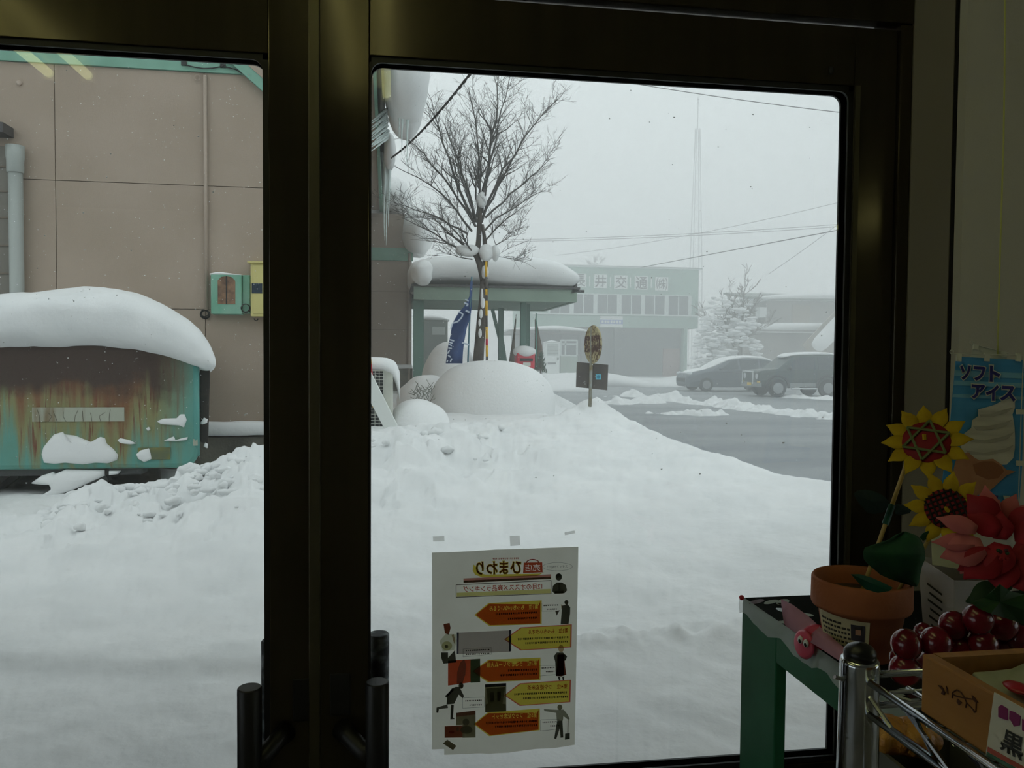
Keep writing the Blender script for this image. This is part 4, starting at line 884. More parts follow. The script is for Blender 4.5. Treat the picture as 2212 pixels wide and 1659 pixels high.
def ex2(t, bo, yc, hw, side):
    for sg in (-1, 1):
        MB().lathe([(0, 0), (.10, 0), (.11, .03), (0, .04)], (x1_+.02, yc+sg*.52, .80), 16, (-1, 0, 0)).build('headlamp', 'lamp_clear', t); MB().blob((x1_+1.2, yc+sg*(hw+.1), 1.12), (.06, .1, .09), 10, 8).build('mirror', 'black_paint', t, smooth=True)
        MB().box((x1_-.01, yc+sg*.65-.09, .52), (x1_+.04, yc+sg*.65+.09, .62)).build('indicator', 'plate_yellow', t)
        for s in (.75, 2.82): MB().tube([(x1_+s+.46*math.cos(a), yc+sg*(hw+.0), .36+.46*math.sin(a)) for a in [PI*i/10 for i in range(11)]], .05, 6).build('wheel_arch', 'black_paint', t)
        MB().box((x1_+1.25, yc+sg*hw-.02, .38), (x1_+2.3, yc+sg*hw+.06, .55)).build('lower_panel', 'car_silver', t); MB().tube([(x1_+1.25, yc+sg*(hw+.1), .33), (x1_+2.3, yc+sg*(hw+.1), .33)], .035, 6).build('side_step', 'chrome_trim', t)
    MB().tube([(x1_-.12, yc-.45, .5), (x1_-.12, yc-.45, .98), (x1_-.12, yc+.45, .98), (x1_-.12, yc+.45, .5)], .032, 8).build('bull_bar', 'chrome_trim', t)
    MB().box((x1_-.05, yc-.74, .40), (x1_+.1, yc+.74, .56)).build('bumper', 'car_silver', t); MB().box((x1_-.065, yc-.17, .44), (x1_-.05, yc+.17, .55)).build('number_plate', 'plate_yellow', t)
    MB().prism([side(.86, .04, -1)+Vector((0, .12, .02)), side(.86, .04, 1)+Vector((0, -.12, .02)), side(1.42, .9, 1)+Vector((0, -.1, .03)), side(1.42, .9, -1)+Vector((0, .1, .03))], (-.02, 0, .01)).build('windscreen', 'car_glass', t)
car('passenger_car', 'dark green off-road car with bull bar and roof snow', x1_, y1_,
    [(0, .5, .85, .95, .70, .66), (.08, .42, .9, 1.02, .74, .70), (.80, .40, 1.02, 1.1, .76, .70), (1.45, .40, 1.04, 1.60, .76, .62), (3.15, .40, 1.05, 1.64, .76, .62), (3.36, .42, 1.04, 1.5, .75, .62), (3.4, .5, .95, 1.05, .74, .64)],
    'car_dark', [[(1.15, .12), (1.52, .86), (2.3, .88), (2.3, .06)], [(2.42, .06), (2.42, .88), (3.12, .88), (3.2, .06)]], (.75, 2.82), .35,
    [('car_snow', 'snow on the roof of the dark green off-road car', [(1.25, .35, 1.52, 1.60), (1.5, .58, 1.57, 1.72), (2.4, .62, 1.6, 1.77), (3.15, .6, 1.6, 1.75), (3.36, .5, 1.52, 1.62)])], ex2)

# ================================================================ pale green office across the road
mat('office_green', S(138, 172, 158), .7, col2=S(130, 162, 150), nscale=.6); mat('office_dark', S(58, 66, 70), .6); mat('office_pane', S(74, 84, 90), .12); mat('office_frame', S(206, 214, 212), .5); mat('sign_white', S(224, 228, 226), .6); mat('sign_blue', S(84, 120, 196), .5); mat('ink', S(40, 40, 44), .7); mat('ink_grey', S(74, 70, 74), .7); mat('brick_red', S(128, 92, 86), .8)
YO = 53.0
def ox(px, py=650): return WY(px, py, YO).x
def oz(py, px=1380): return WY(px, py, YO).z
of = thing('office_building', 'pale green two storey office with large black characters', 'building', (ox(1350), YO+4, 0))
xL, xR = ox(1150), ox(1508); zR = oz(580)
MB().box((xL, YO, oz(708)), (xR, YO+9, zR)).build('upper_storey', 'office_green', of)
MB().box((ox(1180), YO+.7, 0), (xR-.5, YO+9, oz(708))).build('ground_storey', 'office_dark', of)
MB().box((ox(1478), YO+.0, 0), (ox(1486), YO+.5, oz(708))).build('pillar', 'office_green', of); MB().box((ox(1440), YO+.55, 0), (ox(1476), YO+.7, oz(752))).build('low_wall', 'brick_red', of)
for px in (1258, 1330): MB().box((ox(px), YO+.1, 0), (ox(px+5), YO+.5, oz(708))).build('pillar', 'office_dark', of)
MB().box((xL, YO-.15, oz(682)), (xR+.02, YO, oz(679))).build('sill_band', 'office_frame', of); MB().box((xL, YO-.12, oz(638)), (xR-.6, YO, oz(636.5))).build('head_band', 'office_frame', of)
MB().box((xL-.1, YO-.1, zR), (xR+.1, YO+9, zR+.12)).build('parapet_cap', 'office_frame', of)
wx = [1187, 1238, 1289, 1341, 1391.5, 1443]
for i, px in enumerate(wx):
    a, b, z0, z1 = ox(px), ox(px+44.5), oz(679), oz(638)
    w = MB().box((a, YO-.03, z0), (b, YO+.02, z1)).build('window', 'office_pane', of)
    for q0, q1 in ((a-.10, a+.04), (b-.04, b+.10), ((a+b)/2-.03, (a+b)/2+.03)): MB().box((q0, YO-.07, z0), (q1, YO-.03, z1)).build('window_frame', 'office_frame', w)
    MB().box((b+.1, YO-.05, z0), (b+.2, YO, z1)).build('window_mullion', 'office_frame', w)
for ch, px in (('長', 1251), ('井', 1296), ('交', 1340), ('通', 1384), ('㈱', 1428)):
    a, b, z0, z1 = ox(px-14), ox(px+14), oz(624+(px-1296)*.02), oz(595+(px-1296)*.02)
    s_ = MB().box((a, YO-.10, z0), (b, YO, z1)).build('sign_panel', 'sign_white', of)
    lettering(MB(), ch, lambda u, v: (a+(b-a)*(.08+.84*u), YO-.13, z0+(z1-z0)*(.06+.88*v)), .010 if ch != '㈱' else .004).build('sign_character', 'ink', s_)
for px in (1273, 1318, 1361, 1406): MB().box((ox(px-1), YO-.06, oz(621)), (ox(px+1), YO, oz(600))).build('sign_bar', 'sign_white', of)
a, b = ox(1296.5), ox(1345)
sb = MB().box((a, YO-.10, oz(708)), (b, YO-.02, oz(684))).build('sign_board', 'sign_white', of); MB().box((a, YO-.12, oz(701)), (b, YO-.10, oz(692))).build('blue_band', 'sign_blue', sb)
k = MB()
for i in range(7): q = a+(b-a)*(.05+.13*i); k.box((q, YO-.14, oz(699.5)), (q+(b-a)*.09, YO-.12, oz(693.5)))
k.build('faint_characters', 'sign_white', sb)
st = [(xL-.3, YO-.2, YO+9, zR+.05, zR+.12)]+[(x, YO-.25, YO+9.2, zR+.05, zR+.2) for x in np.linspace(xL, xR, 8)]+[(xR+.3, YO-.1, YO+9, zR+.05, zR+.12)]
tag(MB().loft(st, 14, 4, .02).build('roof_snow', 'snow_fine', smooth=True), 'thin snow along the flat office roof', 'snow')
# low shop annexe with vending machine
YX = 48.0
def ax(px, py=740): return WY(px, py, YX).x
def az(py, px=1230): return WY(px, py, YX).z
t = thing('annexe', 'low grey annexe with snowy roof left of the office', 'building', (ax(1230), YX+2, 0))
MB().box((ax(1130), YX, 0), (ax(1252), YX+5, az(722))).build('wall', 'office_dark', t)
MB().box((ax(1100), YX-.5, az(722)), (ax(1275), YX+5, az(715))).build('roof', 'dark_gutter', t)
w = MB().box((ax(1211), YX-.04, az(768)), (ax(1246), YX, az(735))).build('window', 'office_pane', t)
for q in (1211, 1221, 1246): MB().box((ax(q)-.05, YX-.09, az(768)), (ax(q)+.05, YX-.04, az(735))).build('window_frame', 'office_frame', w)
for q in (768, 743, 735): MB().box((ax(1211), YX-.09, az(q)-.05), (ax(1246), YX-.04, az(q)+.05)).build('window_frame', 'office_frame', w)
MB().box((ax(1211), YX-.05, .1), (ax(1248), YX, az(769))).build('kick_panel', 'canopy_green', t)
st = [(ax(1095), YX-.3, YX+4, az(716), az(711)), (ax(1140), YX-.6, YX+5, az(718), az(706)), (ax(1200), YX-.6, YX+5, az(718), az(702)), (ax(1225), YX-.6, YX+5, az(719), az(703)), (ax(1265), YX-.6, YX+5, az(720), az(710)), (ax(1282), YX-.3, YX+4, az(719), az(715))]
tag(MB().loft(st, 16, 2.6, .05, .8).build('roof_snow', 'snow_fine', smooth=True), 'snow on the low annexe roof behind the bus stop sign', 'snow')
t = thing('vending_machine', 'white vending machine in front of the low annexe', 'vending machine', (ax(1194), YX-1.6, 0))
yv = YX-1.7; vx = lambda p: WY(p, 770, yv).x; vz = lambda q: WY(1194, q, yv).z
MB().box((vx(1178), yv, .1), (vx(1209), yv+.8, vz(740))).build('cabinet', 'sign_white', t, bevel=.04); MB().box((vx(1182), yv-.03, vz(768)), (vx(1206), yv, vz(743))).build('display_window', 'shed_window', t)
for i in range(3): MB().box((vx(1182), yv-.045, vz(750+7*i)), (vx(1206), yv-.03, vz(749+7*i))).build('shelf_strip', 'shed_grey', t)
MB().box((vx(1183), yv-.03, vz(787)), (vx(1201), yv, vz(783))).build('delivery_slot', 'office_dark', t); MB().box((vx(1203), yv-.03, vz(778)), (vx(1207), yv, vz(772))).build('coin_panel', 'shed_grey', t)
tag(MB().loft([(vx(1177), yv, yv+.8, vz(741), vz(739)), (vx(1194), yv-.05, yv+.85, vz(741), vz(734)), (vx(1210), yv, yv+.8, vz(741), vz(739))], 12, 2.4).build('snow_pillow', 'snow_fine', smooth=True), 'snow on top of the white vending machine', 'snow')
# grey house behind the cars
mat('house_grey', S(146, 142, 136), .8, col2=S(128, 124, 120), nscale=.7); mat('house_wood', S(150, 140, 126), .8); mat('house_white', S(222, 224, 224), .7)
YH = 47.0
def hx(px, py=680): return WY(px, py, YH).x
def hz_(py, px=1730): return WY(px, py, YH).z
t = thing('house', 'grey two storey house with snowy roofs behind the cars', 'house', (hx(1760), YH+4, 0))
MB().box((hx(1677), YH+1.5, hz_(705)), (hx(1960), YH+8, hz_(647))).build('upper_storey', 'house_grey', t); MB().box((hx(1632), YH, 0), (hx(1960), YH+8, hz_(717))).build('lower_storey', 'house_grey', t)
MB().box((hx(1735), YH+1.45, hz_(697)), (hx(1775), YH+1.5, hz_(655))).build('timber_panel', 'house_wood', t); MB().box((hx(1790), YH-.05, .3), (hx(1830), YH, hz_(725))).build('timber_panel', 'house_wood', t)
MB().box((hx(1662), YH+1.4, hz_(684)), (hx(1678), YH+2, hz_(662))).build('white_vent', 'house_white', t)
MB().box((hx(1625), YH-.6, hz_(720)), (hx(1960), YH+2, hz_(713))).build('lower_eave', 'house_grey', t); MB().box((hx(1625), YH-.66, hz_(720)), (hx(1960), YH-.6, hz_(718))).build('gutter', 'house_white', t)
MB().prism([(hx(1630), YH+.8, hz_(646)), (hx(1960), YH+.8, hz_(648)), (hx(1960), YH+5, hz_(626)), (hx(1630), YH+5, hz_(626))], (0, 0, .15)).build('upper_roof', 'shed_grey', t)
def rsnow(label, sts): tag(MB().loft(sts, 16, 2.7, .06, .7, 4, 4).build('roof_snow', 'snow_fine', smooth=True), label, 'snow')
rsnow('snow on the lower roof of the grey house', [(hx(1620), YH-.4, YH+1.6, hz_(712), hz_(706)), (hx(1630), YH-.7, YH+1.7, hz_(717), hz_(702)), (hx(1680), YH-.8, YH+1.7, hz_(717), hz_(698)), (hx(1770), YH-.8, YH+1.7, hz_(716), hz_(696)), (hx(1960), YH-.8, YH+1.7, hz_(716), hz_(694))])
rsnow('snow on the upper roof of the grey house', [(hx(1640), YH+1, YH+6, hz_(648), hz_(642)), (hx(1665), YH+.6, YH+7, hz_(649), hz_(636)), (hx(1720), YH+.6, YH+7, hz_(648), hz_(630)), (hx(1790), YH+.6, YH+7, hz_(648), hz_(624)), (hx(1960), YH+.6, YH+7, hz_(648), hz_(622))])
A_ = WY(1764, 750, YH-3); B_ = WY(1822, 690, YH-3); Q = MB()
Q.tube([A_+(B_-A_)*f for f in (-.05, 0, .15, .5, 1.0, 1.5)], [.15, .38, .48, .5, .5, .5], 14)
tag(Q.build('snow_slide', 'snow_fine', smooth=True), 'slanting roll of snow sliding off the house porch', 'snow')
MB().bar(A_-Vector((0, -.7, .45)), B_+Vector((.9, .7, .5)), 1.6, .12, (0, 1, 0)).build('porch_roof', 'house_wood', t); MB().box((A_.x+1.0, YH-2.4, 0), (A_.x+1.15, YH-2.2, A_.z+.6)).build('porch_post', 'house_wood', t)
# snow-laden trees
def snowtree(name, label, pxs, D, mains_, blobs, seed):
    global tw, rng
    rng = random.Random(seed); t = thing(name, label, 'tree', W(pxs[0], pxs[1], D)); base = W(pxs[0], pxs[1], D)
    MB().tube([Vector((base.x, base.y, .05)), base, base.lerp(W(*mains_[0][0], D), .6), W(*mains_[0][0], D)], [.18, .16, .12, .08], 8).build('trunk', 'bark_far', t, smooth=True)
    tw = MB()
    for a, b, r in mains_: grow_far(W(a[0], a[1], D), W(b[0], b[1], D+rng.uniform(-1, 1)), r, 0)
    tag(tw.build('branches', 'bark_far', t), None, None, kind='stuff')
    k = MB()
    for i in range(blobs[4]):
        x = rng.uniform(blobs[0], blobs[1]); f = rng.random()**.7; y = blobs[2]+(blobs[3]-blobs[2])*f; cx = (blobs[0]+blobs[1])/2; x = cx+(x-cx)*(.5+.5*f)+6*rng.uniform(-1, 1)
        c = W(x, y, D+rng.uniform(-1.2, 1.2)); s = rng.uniform(.12, .36); s *= .5; k.blob(c, (s*1.7, s, s*.55), 7, 5, s*.5, 3, 2, i)
    tag(k.build('snow_load', 'snow_fine', t, smooth=True), None, None, kind='stuff'); return t
def grow_far(p0, p1, r0, lev):
    d = p1-p0; Ln = d.length; n = 4; o1 = Vector((rng.uniform(-1, 1), rng.uniform(-1, 1), rng.uniform(-.3, 1)))*Ln*.08
    pts = [p0.lerp(p1, i/n)+o1*math.sin(PI*i/n) for i in range(n+1)]; rr = [max(.012, r0*(1-.75*i/n)) for i in range(n+1)]; tw.tube(pts, rr, 4, cap=False)
    if lev >= 2: return
    for c in range((11, 7)[lev]):
        f = rng.uniform(.2, 1); i = min(n-1, int(f*n)); q = pts[i].lerp(pts[i+1], f*n-i); dd = d.normalized()*.7+Vector((rng.uniform(-1, 1), rng.uniform(-1, 1), rng.uniform(-.2, .8)))*.8
        grow_far(q, q+dd.normalized()*Ln*rng.uniform(.2, .45), max(.012, rr[i]*.55), lev+1)
snowtree('snowy_tree', 'snow laden shrubby tree between office and grey house', (1597, 790), 44, [((1600, 735), (1608, 615), .07), ((1602, 720), (1575, 630), .06), ((1606, 700), (1640, 640), .05), ((1590, 745), (1520, 680), .06), ((1598, 740), (1660, 700), .05), ((1585, 750), (1560, 660), .05)], (1490, 1655, 640, 795, 430), 3)
snowtree('snowy_tree', 'faint treetop showing above the office roof', (1285, 600), 75, [((1285, 590), (1283, 555), .08), ((1285, 585), (1270, 562), .06), ((1286, 585), (1300, 560), .06)], (1268, 1302, 558, 578, 20), 11)

# ================================================================ mast and overhead wires
mat('mast_grey', S(120, 122, 124), .6); D = 95
t = thing('lattice_mast', 'slender lattice radio mast rising behind the office', 'mast', W(1504, 640, D))
for s in (-.45, .45):
    for dy in (-.4, .4): MB().tube([W(1503, 600, D)+Vector((s*1.3, dy*1.3, 0))-Vector((0, 0, W(1503, 600, D).z-.1)), W(1503, 600, D)+Vector((s*1.3, dy*1.3, 0)), W(1507, 278, D)+Vector((s*.45, dy*.45, 0))], .06, 5).build('leg', 'mast_grey', t)
k = MB(); a, b = W(1503, 600, D), W(1507, 278, D)
for i in range(26):
    f, g2 = i/26, (i+1)/26; s0, s1 = .45*(1.3-.85*f), .45*(1.3-.85*g2); sg = 1 if i % 2 else -1
    k.tube([a.lerp(b, f)+Vector((s0*sg, -.4, 0)), a.lerp(b, g2)+Vector((-s1*sg, -.4, 0))], .03, 4)
k.build('lattice', 'mast_grey', t); MB().tube([b, W(1508, 210, D)], .05, 5).build('aerial', 'mast_grey', t)
for q in (215, 222): MB().tube([W(1506, q, D), W(1511, q, D)], .08, 5).build('aerial_element', 'mast_grey', t)
def wire(name, label, pts, r, sag=0.0, m='black_cable', n=14, group='overhead wires'):
    P_ = [W(*q) for q in pts]; L_ = []
    for a, b in zip(P_, P_[1:]):
        for i in range(n): f = i/n; L_.append(a.lerp(b, f)-Vector((0, 0, sag*4*f*(1-f))))
    L_.append(P_[-1]); tag(MB().tube(L_, r, 5).build(name, m), label, 'wire', group)
a, b = W(1034, 136, 7.8), W(846, 341, 12.6); L1, L2 = [], []
for i in range(90):
    f = i/89; p = a.lerp(b, f)-Vector((0, 0, .16*4*f*(1-f)*.5)); q = i*.9; L1.append(p+Vector((math.cos(q), 0, math.sin(q)))*.008); L2.append(p-Vector((math.cos(q), 0, math.sin(q)))*.008)
t = thing('service_cable', 'twisted black service cable running from the eave to the top', 'wire', b); MB().tube(L1, .009, 5).build('strand', 'black_cable', t); MB().tube(L2, .009, 5).build('strand', 'black_cable', t)
wire('overhead_wire', 'upper overhead wire crossing the sky at the top right', [(1240, 158, 26), (1900, 252, 26)], .013, .1)
wire('overhead_wire', 'faint level wire left of the mast, upper of the pair', [(1090, 518, 60), (1860, 481, 55)], .02, .2)
wire('overhead_wire', 'faint level wire left of the mast, lower of the pair', [(1090, 522, 60), (1860, 486, 55)], .02, .2)
wire('overhead_wire', 'dark wire rising from the office roof to the right', [(1388, 577, 53), (1880, 484, 34)], .024, .0)
wire('overhead_wire', 'thin wire rising across the mast to the right', [(1200, 552, 64), (1880, 420, 50)], .015, .4)
wire('overhead_wire', 'thin wire rising steeply above the grey house', [(1660, 592, 50), (1880, 430, 45)], .014, .1)

# ================================================================ falling snow and the haze it makes
k = MB(); rg = random.Random(2)
for i in range(5200):
    D = 2.6+8.5*rg.random()**.7; p = W(rg.uniform(-60, 1860), rg.uniform(60, 1200), D)
    if p.y > YA-.2 and p.x < 0: continue
    if p.z < 1.0: continue
    r = rg.uniform(.0014, .0034); kk = len(k.v); q = Vector((rg.uniform(.8, 1.5), 1, rg.uniform(.7, 1.2)))*r
    k.v += [p+Vector(d) for d in ((q.x, 0, 0), (-q.x, 0, 0), (0, q.y, 0), (0, -q.y, 0), (0, 0, q.z), (0, 0, -q.z))]
    k.f += [(kk+a, kk+b, kk+c) for a, b, c in ((0, 2, 4), (2, 1, 4), (1, 3, 4), (3, 0, 4), (2, 0, 5), (1, 2, 5), (3, 1, 5), (0, 3, 5))]
tag(k.build('snowflakes', 'snow_fine'), 'snowflakes falling outside the doors', 'snowflakes', kind='stuff')
hm = bpy.data.materials.new('snow_haze'); hm.use_nodes = True; nt = hm.node_tree; nt.nodes.remove(nt.nodes['Principled BSDF'])
vsn = nt.nodes.new('ShaderNodeVolumeScatter'); vsn.inputs['Color'].default_value = (.97, .985, .985, 1); vsn.inputs['Density'].default_value = .0215; vsn.inputs['Anisotropy'].default_value = .2
nt.links.new(vsn.outputs[0], nt.nodes['Material Output'].inputs['Volume']); MATS['snow_haze'] = hm
tag(MB().box((-69, 11, -.3), (159, 169, 24)).build('snow_haze', 'snow_haze'), 'pale haze of driving snow over road and buildings', 'haze', kind='stuff')
h2 = hm.copy(); h2.name = 'sheltered_haze'; h2.node_tree.nodes[[n.name for n in h2.node_tree.nodes if n.type == 'VOLUME_SCATTER'][0]].inputs['Density'].default_value = .0045; MATS['sheltered_haze'] = h2
tag(MB().box((-69, .6, -.3), (159, 10.99, 24)).build('snow_haze', 'sheltered_haze'), 'thin haze of snow in the lee of the two buildings', 'haze', kind='stuff')
# ================================================================ poster on the right pane (printed side outwards, seen mirrored from behind)
PY = -.0045
def PZ(zx, zy, y=PY): return WY(900+zx/3.023, 1110+zy/3.023, y)
def pm(name, r, g, b):                    # ink: tints the light that comes through the paper
    m = bpy.data.materials.new(name); m.use_nodes = True; N = m.node_tree.nodes; L = m.node_tree.links; N.remove(N['Principled BSDF'])
    tr = N.new('ShaderNodeBsdfTransparent'); df = N.new('ShaderNodeBsdfDiffuse'); ms = N.new('ShaderNodeMixShader'); ms.inputs[0].default_value = .12
    tr.inputs[0].default_value = S(r, g, b); df.inputs[0].default_value = S(r, g, b)
    L.new(tr.outputs[0], ms.inputs[1]); L.new(df.outputs[0], ms.inputs[2]); L.new(ms.outputs[0], N['Material Output'].inputs[0]); MATS[name] = m
    return m
mat('poster_paper', S(247, 246, 232), .8, col2=S(241, 239, 224), nscale=12, trans=.94, spec=.1); pm('print_red', 216, 108, 92); pm('print_yellow', 226, 210, 92); pm('print_cream', 222, 218, 180); pm('print_line', 92, 86, 74); pm('print_dark', 74, 74, 66); pm('print_brown', 112, 60, 44); pm('print_pink', 196, 140, 132)
pm('print_lilac', 180, 172, 172); pm('print_navy', 82, 82, 100); pm('print_white', 216, 218, 204); pm('print_olive', 120, 116, 92); pm('print_green', 70, 80, 62); pm('print_grey', 150, 150, 136); pm('print_orange', 190, 84, 56); pm('print_skin', 188, 168, 140)
po = thing('poster', 'sales ranking poster seen mirrored through the right door pane', 'poster', PZ(560, 1570))
def patch(name, pts, m, par, lift=0, th=.00025):
    y = PY-.0006-.0004*lift
    return MB().quad(*[PZ(x, z, y) for x, z in pts]).build(name, m, par)
sheet = MB().quad(*[PZ(x, z, PY) for x, z in ((100, 253), (330, 245), (520, 233), (700, 228), (1056, 214), (1050, 560), (1040, 1100), (1032, 1508), (900, 1530), (780, 1535), (700, 1545), (600, 1560), (480, 1566), (400, 1564), (180, 1574), (180, 1535), (100, 1538), (102, 800))]).build('paper', 'poster_paper', po)
def ell(cx, cy, rx, ry, n=20): return [(cx+rx*math.cos(2*PI*i/n), cy+ry*math.sin(2*PI*i/n)) for i in range(n)]
def ptext(body, cx, cy, w, h, m, par, lift=2, bold=0.0, slope=-.04, name='lettering'):
    y = PY-.0006-.0004*lift
    f = lambda u, v: PZ(cx+w/2-w*u, cy+h/2-h*v+slope*(w/2-w*u), y)          # mirrored: u runs to the left
    return lettering(MB(), body, f, bold).build(name, m, par)
def bars(cx, cy, w, h, m, par, lift=2, slope=-.04):
    k = MB(); y = PY-.0006-.0004*lift; x = cx+w/2; rr = random.Random(int(cx+cy))
    while x > cx-w/2:
        d = rr.uniform(6, 12); yy = cy+slope*(x-cx); q = [(x, yy-h/2), (x-d*.8, yy-h/2), (x-d*.8, yy+h/2*rr.uniform(.2, 1)), (x, yy+h/2)]
        k.quad(*[PZ(a, b, y) for a, b in q]); x -= d+2.5
    return tag(k.build('small_print', m, par), None, None, kind='stuff')
def loops(body, cx, cy, w, h, slope=-.04, bold=0.0):        # outlines of mirrored lettering on the poster
    v, fc = glyphs(body, bold); x0, x1 = min(p[0] for p in v), max(p[0] for p in v); y0, y1 = min(p[1] for p in v), max(p[1] for p in v)
    ed = {}
    for q in fc:
        for a, b in zip(q, q[1:]+q[:1]): ed[(a, b)] = 1
    nx = {a: b for (a, b) in ed if (b, a) not in ed}; out = []
    while nx:
        s, q = nx.popitem(); L = [s]
        while q != s and q in nx: L.append(q); q = nx.pop(q)
        if len(L) > 2: out.append([(cx+w/2-w*(v[i][0]-x0)/(x1-x0), cy+h/2-h*(v[i][1]-y0)/(y1-y0)+slope*(w/2-w*(v[i][0]-x0)/(x1-x0))) for i in L])
    return out
def cutout(name, outer, holes, m, par, lift=0):             # printed area with the lettering left open
    c = bpy.data.curves.new('t', 'CURVE'); c.dimensions = '2D'; c.fill_mode = 'BOTH'
    for L in [outer]+holes:
        s = c.splines.new('POLY'); s.points.add(len(L)-1); s.use_cyclic_u = True
        for i, (x, y) in enumerate(L): s.points[i].co = (x/100, y/100, 0, 1)
    o = bpy.data.objects.new('t', c); COL.objects.link(o); me = bpy.data.meshes.new_from_object(o.evaluated_get(bpy.context.evaluated_depsgraph_get()))
    k = MB(); y = PY-.0006-.0004*lift; k.v = [PZ(p.co.x*100, p.co.y*100, y) for p in me.vertices]; k.f = [tuple(p.vertices) for p in me.polygons]
    bpy.data.objects.remove(o); bpy.data.curves.remove(c); bpy.data.meshes.remove(me)
    return k.build(name, m, par)
arrows = [([(808, 570), (808, 715), (480, 727), (385, 660), (475, 587)], 'print_red', 'print_yellow', '第1位　もっちぃぬいぐるみ', (635, 612, 320, 34), ((650, 650, 270), (690, 683, 190))),
          ([(1005, 727), (1002, 868), (686, 887), (580, 819), (686, 746)], 'print_yellow', 'print_red', '第2位　もっちぃタオル', (858, 766, 262, 32), ((830, 812, 320), (850, 840, 270))),
          ([(800, 944), (800, 1080), (470, 1095), (372, 1028), (475, 957)], 'print_red', 'print_yellow', '第3位　うさぎクリーム大福', (622, 980, 330, 34), ((690, 1020, 190), (665, 1050, 240))),
          ([(999, 1089), (995, 1226), (680, 1249), (580, 1184), (680, 1111)], 'print_yellow', 'print_red', '第4位　つや姫玄米茶', (853, 1130, 262, 32), ((810, 1172, 340), (840, 1200, 290))),
          ([(796, 1277), (796, 1410), (480, 1446), (380, 1372), (470, 1301)], 'print_red', 'print_yellow', '第5位　フック記念セット', (640, 1318, 290, 34), ((620, 1360, 330), (650, 1385, 270)))]
for pts, m, o_, tx, (tx_, ty_, tw_, th_), br in arrows:
    cx = sum(p[0] for p in pts)/5; cy = sum(p[1] for p in pts)/5
    out = [(cx+(x-cx)*1.022+(4 if x > cx else -4), cy+(z-cy)*1.07) for x, z in pts]
    if m == 'print_red':
        ar = patch('printed_arrow', out, 'print_yellow', po, 0); cutout('arrow_fill', pts, loops(tx, tx_, ty_, tw_, th_, -.04, .012), 'print_red', ar, 1)
        for bx, by, bw_ in br: bars(bx, by, bw_, 14, 'print_brown', ar, 2)
    else:
        ar = patch('printed_arrow', pts, m, po, 0); cutout('arrow_outline', out, [pts], o_, ar, 1); ptext(tx, tx_, ty_, tw_, th_, 'print_orange', ar, 3, .015)
        for bx, by, bw_ in br: bars(bx, by, bw_, 14, 'print_olive', ar, 3)
tb = cutout('title_box', [(256, 462), (880, 433), (880, 523), (350, 543), (256, 547)], [[(260, 466), (876, 438), (876, 519), (350, 538), (260, 542)]], 'print_line', po, 0)
patch('title_glow', [(262, 515), (874, 490), (876, 518), (350, 537), (262, 541)], pm('print_pale_yellow', 226, 220, 150), tb, 1.5)
ptext('12月のオススメ商品ランキング', 562, 482, 515, 40, 'print_orange', tb, 3, .012)
sp_ = patch('headline_strip', [(306, 422), (877, 395), (877, 425), (306, 451)], 'print_pink', po, 0); patch('strip_shade', [(306, 436), (877, 411), (877, 425), (306, 451)], 'print_olive', sp_, 1)
sw = [(372, 330), (366, 370), (382, 398), (430, 415), (560, 412), (700, 408), (790, 405), (833, 380), (800, 390), (700, 392), (560, 395), (450, 397), (405, 385), (392, 350)]
tt_ = patch('shop_title', sw, 'print_yellow', po, 2)
y2 = PY-.0006-.0004*3
for bold, m, lf in ((.055, 'print_yellow', 3), (.02, 'print_brown', 4)): ptext('ひまわり', 535, 352, 290, 82, m, tt_, lf, bold, -.03)
bars(580, 292, 170, 12, 'print_pink', tt_, 2, -.02)
bg_ = cutout('bag_emblem', [(700, 318), (820, 316), (823, 382), (695, 388)], loops('売店', 758, 352, 100, 44, -.03, .005), 'print_orange', po, 3)
hn = MB().tube([PZ(758+40*math.cos(a), 318-20*math.sin(a), PY-.0022) for a in [PI*i/10 for i in range(11)]], .0012, 4); hn.build('bag_handle', 'print_orange', bg_)
def bubble(pts, par=po, lines=()):
    cx = sum(p[0] for p in pts)/len(pts); cy = sum(p[1] for p in pts)/len(pts)
    b = cutout('speech_bubble', pts, [[(cx+(x-cx)*.98, cy+(z-cy)*.95) for x, z in pts]], 'print_line', par, .2)
    for l in lines: bars(l[0], l[1], l[2], 9, 'print_line', b, 2)
    return b
b = bubble(ell(920, 345, 98, 28), lines=()); ptext('スタッフが紹介！', 920, 345, 130, 18, 'print_line', b, 2)
bubble([(818, 582), (935, 580), (935, 630), (915, 665), (905, 635), (818, 638)], lines=((880, 597, 90), (885, 623, 60))); bubble([(302, 882), (488, 872), (488, 918), (302, 935)], lines=((400, 890, 150), (400, 915, 150)))
bubble([(802, 990), (908, 988), (908, 1050), (802, 1060)], lines=((860, 1006, 80), (875, 1030, 50))); bubble([(300, 1202), (443, 1195), (443, 1262), (300, 1270)], lines=((370, 1220, 110), (385, 1248, 80))); bubble([(808, 1345), (932, 1340), (932, 1405), (808, 1420)], lines=((875, 1360, 100), (900, 1385, 60)))
